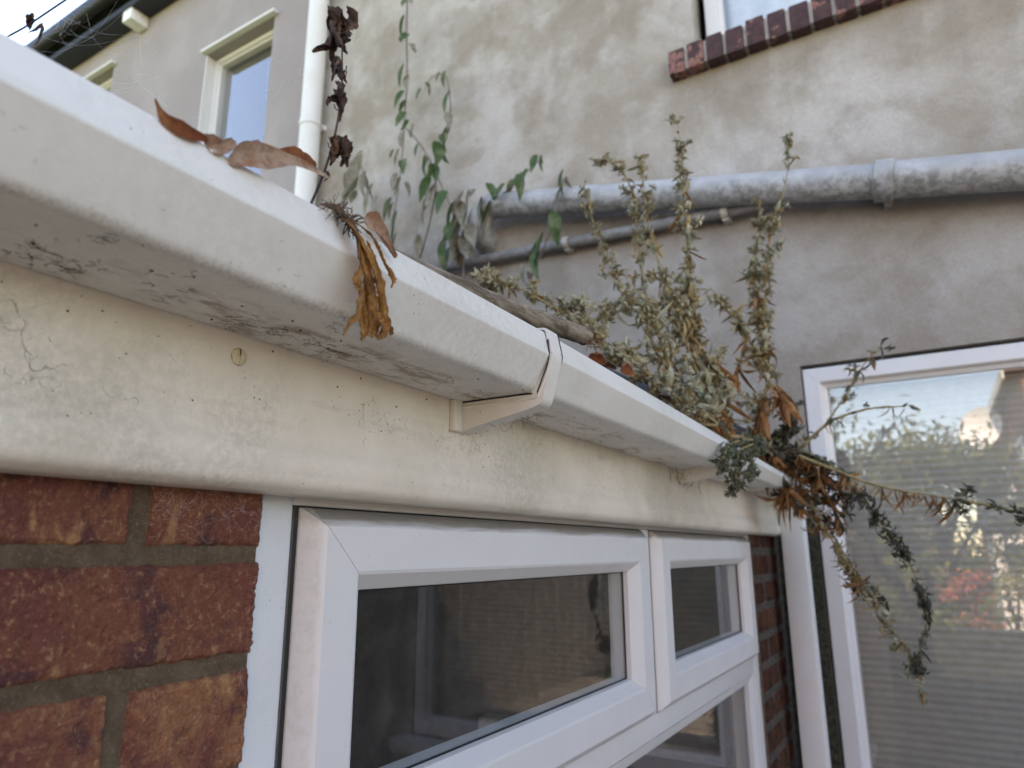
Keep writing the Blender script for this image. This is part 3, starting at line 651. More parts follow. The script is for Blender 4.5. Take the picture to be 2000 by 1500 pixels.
for i, (L, wd, dx) in enumerate(strands):
    ribbon('leaf', pp(L, X0+.003+dx), [v*mm*1.2 for v in wd], [random.uniform(-25, 25) for _ in range(5)], m_drape, dr, curl=[.5, 1.2, 1.9, 1.3], ruf=.5, side0=SX, seed=i*3+1, n=44, cols=9)
mb = MB()
for i in range(90):
    t0 = random.random(); c = PX(640+t0*45, 397+t0*38+random.uniform(-4, 6), -.296+random.uniform(-.004, .006)); q = [c]
    d = Vector((random.uniform(-.5, .8), random.uniform(-.2, 1), random.uniform(-.9, .5))).normalized()
    for k in range(4): d = (d+Vector([random.uniform(-.7, .7) for _ in range(3)])).normalized(); q.append(q[-1]+d*.0028)
    tube(mb, smoothpath(q, 7), random.uniform(.00018, .00042), 4, False)
for i in range(26):
    a_, b_ = random.uniform(-7, 7), random.uniform(-4, 4)
    tube(mb, smoothpath([PX(632+a_, 398, -.300), PX(660+a_, 408+b_, -.294), PX(684+b_, 432+a_*.5, -.2885), PX(698+b_, 462, -.2855), PX(706+a_, 505, -.2850)], 14), random.uniform(.0003, .0006), 4, False)
o = mb.build('root_clump', m_root, dr); o['kind'] = 'stuff'
o = ribbon('rolled_leaf', pp([(712, 425), (722, 432), (735, 448), (750, 473), (760, 488), (770, 503)], -.2915), [v*mm*1.45 for v in (7, 18, 16, 13, 11, 9)], [20, 10, 0, 0], m_pale, None, curl=[.6, 1.3, 2.4, 2.9], ruf=.10, side0=SZ, seed=4, n=34, cols=13)
tag(o, 'rolled pinkish-brown dead leaf on the gutter lip beside the draped bunch', 'leaf', 'dead leaves on the gutter')
o = ribbon('dead_leaf', pp([(446, 316), (470, 306), (500, 309), (535, 313), (573, 318), (610, 331), (645, 349)], -.2965), [v*mm for v in (8, 25, 31, 24, 14, 8, 2)], [10, 0, -8, -25, -10, 15], m_pale, None, curl=[1.1, 1.1, 1.0, .9, 1.2], ruf=.09, side0=SZ, seed=11, n=48, cols=13)
tag(o, 'large twisted tan dead leaf on the gutter edge, tip touching the withered stalk', 'leaf', 'dead leaves on the gutter')
o = ribbon('dead_leaf', pp([(545, 298), (575, 300), (600, 314), (618, 324)], -.305), [v*mm for v in (6, 14, 12, 3)], [10, -5, 10], m_rust, None, curl=.6, ruf=.25, side0=SZ, seed=14, n=24)
tag(o, 'rust-red ragged leaf scrap behind the twisted tan leaf', 'leaf', 'dead leaves on the gutter')
o = ribbon('dead_leaf', pp([(303, 192), (310, 212), (322, 234), (345, 250), (368, 263), (392, 270), (405, 278)], -.2975), [v*mm for v in (1, 4, 12, 17, 15, 9, 4)], [20, 25, 10, 0], m_rust, None, curl=[.3, 1.2, 1.5, 1.2], ruf=.14, side0=SZ, seed=21, n=40, cols=11)
tag(o, 'curled rust-brown dead leaf with a raised pointed tip on the gutter edge', 'leaf', 'dead leaves on the gutter')
o = ribbon('dead_leaf', pp([(392, 268), (408, 278), (420, 288), (436, 292), (449, 283), (455, 272)], -.2985), [v*mm for v in (5, 17, 20, 15, 13, 4)], [0, 20, -25, 10], m_pale, None, curl=[1.0, 1.5, 1.0], ruf=.3, side0=SZ, seed=25, n=34, cols=11)
tag(o, 'small crumpled grey-brown leaf between the two long dead leaves', 'leaf', 'dead leaves on the gutter')
# withered upright stalk and the twig in the top corner
def crumple(parent, c, length, width, down, seed, mat, k=4):
    """a shrivelled leaf: a few folded blades hanging round one point"""
    rn = random.Random(seed)
    for i in range(k):
        s = c+Vector((rn.uniform(-1, 1)*width*.4, rn.uniform(-1, 1)*width*.4, -length*.35*rn.random())); q = [s]
        d = down.normalized()
        for j in range(5):
            d = (d*1.6+Vector((rn.uniform(-.5, .5), rn.uniform(-.5, .5), rn.uniform(-.25, .25)))).normalized(); q.append(q[-1]+d*length/5*rn.uniform(.75, 1.05))
        ribbon('leaf', q, [width*.15, width*.55, width*.7, width*.55, width*.3, width*.1], [rn.uniform(-90, 90) for _ in range(4)], mat, parent, curl=[.8, 1.8, 2.2, 1.4], ruf=.4, side0=SX, seed=seed+i, n=24, cols=9)
st = thing('withered_stalk', 'thin dead upright stalk with shrivelled dark leaves rising from the gutter', 'dead plant', PX(608, 397, -.31))
ys = PX(608, 397, -.315).y
L = [(600, 415), (608, 397), (629, 347), (648, 288), (661, 227), (668, 160), (668, 112), (668, 70), (662, 22), (652, 24), (643, 42)]
tube(MB(), smoothpath([PY(u, v, ys) for u, v in L], 60), [.00095-.0006*i/60 for i in range(61)], 7).build('stem', m_stalk, st)
dn = Vector((0, 0, -1))
for i, (u, v, L_, W_, k) in enumerate(((664, 18, 104, 74, 9), (656, 104, 66, 38, 4), (659, 160, 72, 40, 5), (664, 262, 74, 54, 7), (640, 330, 24, 16, 3))):
    crumple(st, PY(u, v, ys), L_*mm, W_*mm*.55, dn+Vector((.12, 0, 0)), 50+i*7, m_dead, k)
mb = MB()
for u, v in ((668, 150), (662, 215), (668, 140), (650, 290), (632, 345)):
    for s in (-1, 1): tube(mb, smoothpath([PY(u, v, ys), PY(u+s*7, v-3, ys-.002), PY(u+s*9, v-11, ys)], 6), .00045, 5)
mb.build('node_twigs', m_stalk, st)
tw = thing('corner_twig', 'dark blurred twig with a shrivelled leaf against the sky, top left corner', 'twig', PY(0, 78, .16))
L = [(-60, 112), (10, 74), (50, 52), (95, 22), (150, -15)]
tube(MB(), smoothpath([PY(u, v, .16) for u, v in L], 20), .0006, 6).build('stem', m_stalk, tw)
crumple(tw, PY(62, 22, .16), 30*mm, 16*mm*.7, Vector((-.5, 0, -1)), 91, m_dead, 4); crumple(tw, PY(84, 30, .16), 55*mm, 13*mm*.6, dn, 95, m_dead, 2)
# stick
S = smoothpath([PX(700, 476, -.337), PX(790, 516, -.334), PX(960, 590, -.332), PX(1060, 628, -.331), PX(1142, 657, -.330)], 60)
mb = MB(); rad = []
for i in range(61):
    t = i/60; rad.append((.0075+.0035*t)*(1+.05*noise.noise(Vector((t*14, 0, 0)))+.12*math.exp(-((t-.74)/.03)**2)))
tube(mb, S, rad, 18); V2 = []
for i, v in enumerate(mb.V):
    q = Vector(v); V2.append(q+(q-S[min(i//18, 60)])*(.09*noise.noise(Vector((q.x*300, q.y*60, q.z*300)))))
mb.V = V2; o = mb.build('stick', m_stick, None, sharp=60); tag(o, 'grey-brown broken stick lying in the gutter behind the union bracket', 'stick')
mb = MB(); e = S[-1]
for i in range(16):
    q = [e+Vector((random.uniform(-.006, .006), random.uniform(-.008, .006), random.uniform(-.008, -.001)))]
    d = Vector((random.uniform(-.4, .6), random.uniform(-.3, 1), random.uniform(-.5, .7))).normalized()
    for k in range(4): d = (d+Vector([random.uniform(-.8, .8) for _ in range(3)])).normalized(); q.append(q[-1]+d*.005)
    tube(mb, smoothpath(q, 8), .0005, 4, False)
o = mb.build('root_tangle', plain('red_roots', (.22, .09, .05), .7), None); tag(o, 'tiny tangle of reddish roots at the end of the stick', 'roots')

# hairs, web threads and grit stuck to the plastic
mb = MB(); rn = random.Random(3)
def hair(p, axes, ln, r, wob=.8):
    q = [p]; an = rn.uniform(0, 6.28)
    for k in range(6):
        an += rn.uniform(-wob, wob); q.append(q[-1]+(axes[0]*math.cos(an)+axes[1]*math.sin(an))*ln/6)
    tube(mb, smoothpath(q, 10), r, 3, False)
AY, AZ, AX = Vector((0, 1, 0)), Vector((0, 0, 1)), Vector((1, 0, 0))
for u, v, n_, sp_ in ((60, 492, 22, 26), (140, 524, 26, 30), (215, 470, 10, 26), (335, 582, 14, 22), (470, 628, 24, 20), (545, 648, 22, 16), (610, 672, 34, 18), (640, 694, 26, 14), (655, 640, 14, 16), (800, 715, 9, 16), (870, 745, 12, 16), (960, 770, 8, 14), (1180, 846, 10, 16), (300, 555, 8, 40), (700, 690, 10, 30)):
    for i in range(n_):      # tangles on the gutter underside
        p = PZ(u+rn.gauss(0, sp_), v+rn.gauss(0, sp_*.35), .1471)
        if p.x < -.397 or p.x > -.314: continue
        hair(p, (AY, AX), rn.uniform(.003, .013), rn.uniform(.00006, .00017), 1.1)
for u, v, n_, sp_ in ((30, 640, 14, 26), (70, 720, 16, 30), (60, 760, 10, 16), (180, 790, 6, 50), (720, 800, 12, 20), (760, 850, 14, 26), (910, 850, 26, 14), (930, 880, 14, 12), (1050, 880, 8, 30), (1200, 940, 10, 30), (1380, 990, 12, 30), (330, 830, 7, 80), (550, 880, 8, 70)):
    for i in range(n_):      # fibres on the fascia face
        p = PX(u+rn.gauss(0, sp_), v+rn.gauss(0, sp_*.8), -.3997)
        if not .055 < p.z < .145: continue
        hair(p, (AY, AZ), rn.uniform(.002, .014), rn.uniform(.00004, .00011), .9)
for i in range(46):       # gutter front, near the lower edge
    t = rn.random(); hair(Vector((-.3105+.018*t*.8+.0004, .1+.9*rn.random()**1.3, .150+.031*t*.8)), (AY, AZ*.8), rn.uniform(.001, .005), .00008)
for i in range(40):       # below the union bracket
    hair(Vector((-.3995+rn.random()*.09, .556+rn.random()*.03, .118+.02*rn.random())), (AX, AZ), rn.uniform(.004, .016), .00014)
for i in range(50):       # at the far bracket
    hair(Vector((-.3990+rn.random()*.03, 1.18+rn.random()*.15, .115+.03*rn.random())), (AY, AZ), rn.uniform(.006, .03), .0003)
o = mb.build('gutter_debris', plain('root_fibre', (.075, .05, .033), .8, .2, .4, 200)); tag(o, 'black hairs and root fibres stuck to the gutter and fascia', 'debris', kind='stuff')
mb = MB()
for i in range(150):
    if rn.random() < .55: p = Vector((-.3996, .12+1.3*rn.random()**1.4, rn.uniform(.05, .145)))
    else: p = Vector((-.398+.085*rn.random(), .1+.9*rn.random(), .1472))
    s = rn.uniform(.0003, .0009); mb.add([p+Vector(v)*s for v in ((-1, 0, 0), (1, 0, 0), (0, 1.4, 0), (0, -1.4, 0), (0, 0, 1), (0, 0, -1))], [(0, 2, 4), (2, 1, 4), (1, 3, 4), (3, 0, 4), (2, 0, 5), (1, 2, 5), (3, 1, 5), (0, 3, 5)])
o = mb.build('grit', m_stalk, sharp=180); tag(o, 'dark grit specks on fascia and gutter underside', 'grit', kind='stuff')
m_web = M('spider_silk', .4, .5).col((.85, .85, .85)).m
mb = MB()
def web(p, q, r=.00003, sag=.12):
    m_ = (p+q)/2+Vector((0, 0, -sag*(q-p).length)); tube(mb, smoothpath([p, m_, q], 8), r, 3, False)
def fuzz(p, ln, r, bias):
    q = [p]; d = bias.normalized()
    for k in range(7): d = (d+Vector((rn.uniform(-.25, .25), rn.uniform(-.8, .8), rn.uniform(-.8, .8)))).normalized(); q.append(q[-1]+d*ln/7)
    tube(mb, smoothpath(q, 12), r, 3, False)
for i in range(90): fuzz(Vector((XF+.003+rn.random()*.003, rn.uniform(.26, .37), .042-rn.random()**2*.03)), rn.uniform(.006, .022), .000028, Vector((0, rn.uniform(-1, 1), -.3)))
for i in range(150): fuzz(Vector((XF+.002+rn.random()*.003, .358+rn.uniform(-.014, .006), rn.uniform(-.13, .04))), rn.uniform(.005, .018), .000028, Vector((0, .3, rn.uniform(-1, 1))))
o = mb.build('brick_cobweb', m_web); tag(o, 'fine cobweb over the brick edge beside the window frame', 'cobweb', kind='stuff')
mb = MB()
for cu, cv, n_, sp_ in ((190, 70, 18, 70), (290, 150, 9, 60), (560, 150, 9, 60), (660, 300, 10, 40), (130, 50, 10, 50)):
    ctr = [(cu+rn.gauss(0, sp_*.5), cv+rn.gauss(0, sp_*.4)) for _ in range(3)]
    for i in range(n_):
        a_, b_ = rn.choice(ctr), (cu+rn.gauss(0, sp_), cv+rn.gauss(0, sp_*.6)); y_ = .30+rn.random()*.06
        web(PY(*a_, y_), PY(*b_, y_+rn.uniform(-.02, .02)), .000042, .06)
o = mb.build('gutter_cobweb', m_web); tag(o, 'faint white cobweb strands above the near gutter', 'cobweb', kind='stuff')

# silt that the weeds root in
V = []; Fc = []; ny = 90
for i in range(ny+1):
    y = .62+1.6*i/ny
    for k in range(7):
        x = -.395+.088*k/6; V.append((x, y, .166+.012*noise.noise(Vector((x*60, y*22, 0)))+.006*noise.noise(Vector((x*200, y*90, 4)))))
for i in range(ny):
    for k in range(6): Fc.append((i*7+k, i*7+k+1, (i+1)*7+k+1, (i+1)*7+k))
o = mesh('gutter_silt', V, Fc, plain('black_silt', (.045, .035, .025), .95, .1, .5, 120)); tag(o, 'dark silt lying in the bottom of the far gutter length', 'silt', kind='stuff')
# ================================================================== weeds
def leaf(mb, p, d, up, L, W, curl, rn, segs=5):
    """curled lance leaf of 2 x segs faces"""
    d = d.normalized(); s = d.cross(up); s = s.normalized() if s.length > 1e-6 else d.orthogonal().normalized(); b = len(mb.V); q = p.copy(); dd = d.copy(); tw = rn.uniform(-.5, .5)
    for i in range(segs+1):
        t = i/segs; w = W*math.sin(math.pi*min(1, .12+.88*t**.8))*.5+W*.04; nrm = s.cross(dd).normalized()
        mb.V += [tuple(q-s*w+nrm*w*.55), tuple(q), tuple(q+s*w+nrm*w*.55)]
        s = (Matrix.Rotation(tw/segs*2, 3, dd) @ s).normalized()
        dd = (Matrix.Rotation(curl/segs*rn.uniform(.5, 1.5), 3, s) @ dd).normalized(); q = q+dd*L/segs
    for i in range(segs):
        for k in (0, 1): mb.F.append((b+i*3+k, b+i*3+k+1, b+(i+1)*3+k+1, b+(i+1)*3+k))
def weed_stem(bank, path, seed, dens, size, mixf, r0=.0042, bushy=1., hang=.0, n=70, skip=0.):
    """bank: dict of MB by kind; dens leaves per metre; mixf(t) -> list of (kind, weight)"""
    if path[0].z < .34 and -.5 < path[0].x < -.28: path = [Vector((-.35, path[0].y-.03, .168)), Vector((-.352, path[0].y-.02, .215))]+list(path)   # rooted in the silt
    rn = random.Random(seed); S = smoothpath(path, n); ln = sum((S[i+1]-S[i]).length for i in range(n))
    tube(bank['stem'], S, [r0*(1-.75*i/n) for i in range(n+1)], 6)
    nodes = []; tt = skip
    while tt < 1: nodes.append((tt, rn.choice((.15, .5, 1., 1.5, 2.2)))); tt += rn.uniform(.010, .026)/ln
    for j in range(int(dens*ln*2.3)):
        t = min(.999, max(0, rn.choices(nodes, [q[1] for q in nodes])[0][0]+rn.gauss(0, .003/ln))); f = t*n; i = min(int(f), n-1); p = S[i].lerp(S[i+1], f-i); ax = (S[i+1]-S[i]).normalized()
        if p.z < .222 and p.x < -.302: continue
        o = ax.orthogonal(); o = (Matrix.Rotation(rn.uniform(0, 6.283), 3, ax) @ o).normalized()
        kinds, wts = zip(*mixf(t)); kd = rn.choices(kinds, wts)[0]
        sz = size(t)*min(2.0, max(.35, rn.lognormvariate(-.08, .42)))
        if kd == 'brown': d = (o*.6+dn*rn.uniform(.5, 1.6)-ax*.2).normalized(); leaf(bank[kd], p, d, ax, sz*1.5, sz*.24, rn.uniform(-1.4, 1.2), rn)
        elif rn.random() < .45*bushy:     # a little side shoot with a curly bud cluster
            e = p+(o*.9+ax*.6-SZ*hang).normalized()*sz*rn.uniform(.5, 1.15); tube(bank['stem'], [p, (p+e)/2+ax*sz*.08, e], .0006, 4, False)
            for k in range(8):
                dd = Vector((rn.uniform(-1, 1), rn.uniform(-1, 1), rn.uniform(-.8, 1))).normalized(); leaf(bank[kd], e-o*sz*.12*k*.4, dd, ax, sz*.45, sz*.17, rn.uniform(-2.6, 2.6), rn, 4)
        else: leaf(bank[kd], p, (o+ax*rn.uniform(-.3, .9)-SZ*rn.uniform(0, 1.0)).normalized(), ax, sz, sz*.29, rn.uniform(-2.6, 2.6), rn)
WM = {'stem': m_wstem, 'green': m_wgreen, 'yellow': m_wyel, 'brown': m_wbrown, 'grey': m_wgrey, 'dark': m_wdark}
PN = {'stem': 'stalk', 'green': 'wilted_foliage', 'yellow': 'yellowed_foliage', 'brown': 'dried_foliage', 'grey': 'grey_foliage', 'dark': 'blackened_foliage'}
def weed(name, label, base, stems, seed, cat='weed', group=None, stemmat=None):
    th = thing(name, label, cat, base, group); bank = {k: MB() for k in WM}
    for i, s in enumerate(stems): weed_stem(bank, seed=seed+i*13, **s)
    for k, mb in bank.items():
        if not mb.V: continue
        o = mb.build(PN[k], stemmat or WM[k] if k == 'stem' else WM[k], th, sharp=180)
        if k != 'stem': o['kind'] = 'stuff'
    return th
up_mix = lambda t: [('green', .9+1.2*t), ('yellow', 1.0-.4*t), ('brown', max(.12, 1.6-2.6*t))]
low_brown = lambda t: [('brown', max(.15, 3.2-5.2*t)), ('green', .9+t), ('yellow', .8)]
def pl(L, y): return [PY(u, v, y+(w_ if w_ else 0)) for u, v, w_ in [(q+(0,))[:3] for q in L]]
szA = lambda t: .034-.016*t
A_ = 1.40
weed('dried_weed', 'tallest clump of wilting weeds growing from the middle of the far gutter', PX(1375, 800, -.345), [
  dict(path=pl([(1372, 820), (1340, 770), (1282, 682), (1240, 595), (1200, 530), (1162, 445), (1140, 362)], A_), dens=260, size=szA, mixf=up_mix),
  dict(path=pl([(1372, 820), (1330, 740), (1275, 630), (1252, 520), (1244, 450), (1238, 390), (1218, 338), (1186, 312), (1168, 318)], A_+.03), dens=230, size=lambda t: .030-.017*t, mixf=up_mix),
  dict(path=pl([(1380, 820), (1368, 745), (1340, 675), (1308, 590), (1288, 520), (1270, 450), (1258, 370), (1249, 308)], A_-.02), dens=270, size=szA, mixf=up_mix),
  dict(path=pl([(1392, 820), (1380, 745), (1362, 680), (1349, 600), (1344, 520), (1339, 440), (1337, 370), (1331, 300), (1322, 232)], A_+.02), dens=270, size=lambda t: .040-.020*t, mixf=low_brown),
  dict(path=pl([(1400, 825), (1400, 770), (1385, 700), (1340, 640), (1310, 560)], A_), dens=260, size=lambda t: .034, mixf=low_brown),
  dict(path=pl([(1410, 830), (1400, 800), (1370, 770), (1335, 790), (1320, 815)], A_-.03), dens=700, size=lambda t: .036, mixf=lambda t: [('brown', 3), ('green', 1)]),
  dict(path=pl([(1400, 830), (1385, 790), (1360, 765), (1340, 775)], A_-.06), dens=700, size=lambda t: .034, mixf=lambda t: [('brown', 2), ('green', 1.5)]),
 ], 100, group='weeds in the gutter')
B_ = 1.78
weed('dried_weed', 'slim weed stalk right of the tallest clump, brown leaves at its foot', PX(1480, 840, -.345), [
  dict(path=pl([(1478, 850), (1484, 800), (1500, 735), (1492, 680), (1494, 600), (1500, 500), (1510, 440), (1526, 390), (1540, 320), (1538, 266)], B_), dens=230, size=lambda t: .038-.022*t, mixf=lambda t: [('brown', max(.02, 1.6-3.4*t)), ('green', 1.2), ('yellow', 1.1)], bushy=.7),
  dict(path=pl([(1494, 640), (1478, 580), (1474, 520), (1481, 440), (1485, 388)], B_+.01), dens=230, size=lambda t: .034-.014*t, mixf=lambda t: [('brown', max(.05, 1.2-2*t)), ('green', 1.5), ('yellow', .8)]),
  dict(path=pl([(1500, 745), (1484, 700), (1455, 652), (1420, 602), (1386, 560)], B_), dens=230, size=lambda t: .034-.012*t, mixf=lambda t: [('green', 1), ('yellow', 1)], bushy=.4),
  dict(path=pl([(1462, 655), (1450, 690), (1436, 740), (1432, 785)], B_), dens=110, size=lambda t: .032, mixf=lambda t: [('brown', 1)], bushy=0),
  dict(path=pl([(1485, 850), (1490, 790), (1505, 750), (1525, 770), (1535, 800)], B_-.03), dens=130, size=lambda t: .032, mixf=lambda t: [('brown', 1)], bushy=0),
 ], 300, group='weeds in the gutter')
weed('trailing_weed', 'low grey-green weed trailing along the gutter behind the stick', PX(1230, 740, -.34), [
  dict(path=pl([(1345, 800), (1285, 745), (1230, 705), (1190, 680), (1160, 655)], 1.15), dens=420, size=lambda t: .026, mixf=lambda t: [('green', 2), ('yellow', 1)], bushy=1.2),
  dict(path=pl([(1330, 790), (1300, 690), (1272, 610), (1225, 592), (1180, 612), (1140, 645)], 1.2), dens=330, size=lambda t: .026, mixf=lambda t: [('green', 2.5), ('yellow', .8)], bushy=1.2),
  dict(path=pl([(1180, 660), (1120, 622), (1060, 588), (1000, 556), (958, 545)], 1.05), dens=420, size=lambda t: .021, mixf=lambda t: [('green', 2), ('yellow', .8), ('brown', .3)], bushy=1.2),
  dict(path=pl([(1170, 660), (1128, 625), (1108, 605), (1130, 590)], 1.05), dens=420, size=lambda t: .02, mixf=lambda t: [('green', 2)], bushy=1.2),
  dict(path=pl([(1400, 830), (1360, 800), (1310, 775), (1260, 738)], 1.2), dens=420, size=lambda t: .024, mixf=lambda t: [('green', 1), ('grey', 1), ('brown', .6)]),
 ], 500, group='weeds in the gutter')
weed('feathery_weed', 'small blue-green feathery weed spilling over the far gutter end', PX(1440, 870, -.30), [
  dict(path=[Vector((-.335, 1.34, .185)), Vector((-.318, 1.33, .212))]+[PX(u, v, -.283) for u, v in [(1480, 858), (1440, 862), (1418, 880), (1412, 905)]], dens=420, size=lambda t: .014, mixf=lambda t: [('grey', 1)], bushy=1.6, hang=.8),
  dict(path=[Vector((-.335, 1.34, .185)), Vector((-.318, 1.33, .212))]+[PX(u, v, -.283) for u, v in [(1470, 865), (1445, 880), (1438, 915), (1436, 942)]], dens=420, size=lambda t: .014, mixf=lambda t: [('grey', 1)], bushy=1.6, hang=.8),
  dict(path=[Vector((-.335, 1.34, .185)), Vector((-.318, 1.33, .212))]+[PX(u, v, -.283) for u, v in [(1485, 868), (1468, 885), (1470, 910), (1462, 925)]], dens=380, size=lambda t: .012, mixf=lambda t: [('grey', 1)], bushy=1.6, hang=.8),
 ], 700, group='weeds in the gutter')
E_ = 1.86
drk = lambda t: [('dark', 2), ('grey', .6)]
weed('drooping_weed', 'withered weed hanging from the gutter end, long stems trailing across the big window', PX(1530, 900, -.31), [
  dict(path=pl([(1505, 880), (1540, 915), (1567, 949), (1602, 1016), (1631, 1065), (1670, 1122), (1712, 1175), (1735, 1214), (1772, 1270), (1793, 1309), (1800, 1350)], E_), dens=190, size=lambda t: .040-.018*t, mixf=lambda t: [('brown', max(.02, 2.2-3.2*t)), ('green', .3+t), ('yellow', .4)], hang=.8, r0=.0028),
  dict(path=pl([(1505, 880), (1535, 884), (1581, 886), (1631, 917), (1673, 960), (1705, 1002), (1747, 1055), (1775, 1097), (1800, 1161), (1811, 1203), (1797, 1268), (1790, 1300)], E_-.02), dens=330, size=lambda t: .028-.010*t, mixf=drk, hang=.6),
  dict(path=pl([(1560, 890), (1638, 921), (1691, 942), (1747, 956), (1818, 967), (1880, 978)], E_-.04), dens=130, size=lambda t: .026, mixf=lambda t: [('brown', 1)], bushy=0),
  dict(path=pl([(1860, 975), (1920, 985), (2010, 1002), (2080, 1010)], E_-.06), dens=110, size=lambda t: .024, mixf=drk),
  dict(path=pl([(1520, 900), (1590, 852), (1640, 790), (1680, 722), (1720, 676)], E_), dens=100, size=lambda t: .034-.010*t, mixf=lambda t: [('brown', max(.0, 1.6-2.6*t)), ('yellow', .5), ('grey', .1+t)], bushy=.5),
  dict(path=pl([(1560, 880), (1620, 825), (1690, 800), (1740, 795), (1780, 792)], E_), dens=40, size=lambda t: .022, mixf=lambda t: [('brown', 1), ('dark', 1)], bushy=.2),
  dict(path=pl([(1515, 890), (1560, 940), (1600, 1000), (1645, 1075), (1680, 1130), (1712, 1160)], E_+.03), dens=150, size=lambda t: .028, mixf=lambda t: [('dark', 2), ('brown', .8)], hang=.8),
 ], 800, group='weeds in the gutter')
weed('matted_weed', 'matted dark clump of dead leaves and stems at the gutter end', PX(1520, 880, -.31), [
  dict(path=pl([(1500, 890), (1520, 870), (1540, 830), (1548, 795)], E_-.02), dens=900, size=lambda t: .030-.012*t, mixf=lambda t: [('dark', 2), ('grey', 1.2)], bushy=1.2),
  dict(path=pl([(1490, 862), (1520, 880), (1560, 900), (1610, 930), (1650, 965)], E_), dens=700, size=lambda t: .032, mixf=lambda t: [('dark', 2.5), ('brown', 1)], bushy=1, hang=.8),
  dict(path=pl([(1495, 868), (1512, 900), (1530, 940), (1545, 965)], E_-.07), dens=950, size=lambda t: .034, mixf=lambda t: [('brown', 3), ('dark', 1)], bushy=.2, hang=1),
  dict(path=pl([(1540, 890), (1590, 930), (1625, 990), (1640, 1030)], E_), dens=380, size=lambda t: .030, mixf=lambda t: [('dark', 2), ('brown', 1.5)], hang=.8),
 ], 900, group='weeds in the gutter')
# leaf litter in the far gutter
for i, (u, v) in enumerate(((1160, 690), (1180, 700), (1215, 715), (1300, 765), (1365, 805), (1400, 818), (1418, 848), (1425, 862))):
    c = PX(u, v+10, -.325); rn = random.Random(i)
    q = [c+Vector((rn.uniform(-.01, .01), -.02, 0)), c+Vector((0, 0, .006)), c+Vector((rn.uniform(-.01, .01), .022, -.003))]
    o = ribbon('litter_leaf', q, [.002, .010, .009, .001], [rn.uniform(-60, 60), rn.uniform(-60, 60)], m_dead if i % 2 else m_rust, None, curl=1.2, ruf=.25, side0=AX, seed=i, n=12, cols=6)
    tag(o, ('rust' if i % 2 == 0 else 'dark')+' shrivelled leaf in the gutter '+('just past the end of the stick', 'second past the end of the stick', 'under the trailing grey-green weed', 'at the left foot of the tallest weeds', 'below the foot of the tallest weeds', 'right of the foot of the tallest weeds', 'just above the blue-green feathery weed', 'touching the blue-green feathery weed')[i], 'leaf', 'litter leaves in the gutter')

# ================================================================== climbing vine on the wall
def vleaf_mesh(L, W, seed):
    rn = random.Random(seed); mb = MB(); leaf(mb, Vector((0, 0, 0)), Vector((0, -.25, -1)), Vector((0, -1, .2)), L, W, rn.uniform(-.6, .6), rn, 8); return mb
Yv = D-.13
vines = [
 ('main green vine strand climbing the render past the top of the photo', [(797, -40), (794, 60), (795, 150), (790, 230), (787, 290), (778, 370), (768, 430), (762, 500)],
  [(793, 8, 26, 1), (790, 45, 40, 1), (795, 78, 36, 1), (789, 140, 40, 1), (798, 160, 34, 0), (788, 190, 38, 1), (790, 232, 38, 1), (786, 268, 30, 0), (780, 300, 28, 0), (793, 320, 30, 1), (774, 350, 34, 0), (783, 358, 36, 0), (765, 400, 40, 1), (776, 425, 36, 1), (770, 455, 30, 1), (800, 95, 26, 0)]),
 ('arching vine strand with its tip bent over, right of the main strand', [(820, 505), (838, 440), (850, 375), (852, 320), (872, 268), (880, 215), (874, 158), (862, 145), (842, 152), (830, 175)],
  [(870, 150, 34, 1), (878, 190, 36, 1), (876, 232, 36, 0), (872, 262, 36, 1), (852, 290, 40, 1), (863, 296, 40, 1), (845, 335, 44, 1), (838, 360, 40, 1), (850, 372, 36, 0), (832, 400, 36, 0), (822, 440, 38, 0), (815, 470, 34, 0), (832, 168, 22, 1), (823, 180, 24, 1)]),
 ('vine shoot branching right from the main strand down to the pipe elbow', [(793, 250), (815, 275), (835, 305), (850, 335), (870, 380), (890, 425), (905, 460)],
  [(808, 250, 24, 0), (818, 288, 24, 1), (832, 318, 36, 1), (848, 338, 40, 1), (868, 388, 44, 1), (885, 412, 44, 1), (880, 448, 40, 1), (870, 480, 36, 1)]),
 ('thin vine shoot leaning over the end of the thick pipe', [(940, 470), (955, 410), (975, 385), (1005, 360), (1040, 325), (1060, 310)],
  [(1047, 312, 28, 1), (1060, 312, 22, 1), (1030, 338, 26, 1), (1014, 352, 36, 1), (985, 370, 34, 1), (955, 372, 40, 1), (958, 405, 36, 1), (942, 400, 42, 0)]),
 ('short vine shoot crossing the thin pipe', [(1030, 560), (1055, 500), (1080, 440), (1095, 390), (1100, 350)],
  [(1100, 342, 30, 1), (1096, 378, 36, 0), (1080, 428, 44, 1), (1062, 468, 40, 1), (1045, 505, 36, 1), (1022, 525, 30, 0)]),
 ('grey dead vine sprig behind the withered stalk', [(735, 420), (722, 370), (708, 330), (690, 318), (680, 330)],
  [(690, 330, 44, 0), (683, 350, 44, 0), (700, 360, 44, 0), (715, 350, 44, 0), (728, 375, 44, 0), (690, 375, 44, 0), (706, 305, 30, 0), (735, 395, 36, 0)]),
 ('grey dead vine bunch hanging beside the pipe elbow', [(905, 545), (905, 480), (905, 430), (908, 395)],
  [(905, 390, 44, 0), (895, 410, 50, 0), (912, 420, 54, 0), (900, 445, 54, 0), (915, 455, 50, 0), (888, 470, 44, 0), (902, 480, 44, 0), (880, 495, 36, 1), (895, 500, 36, 0), (918, 380, 30, 0)])]
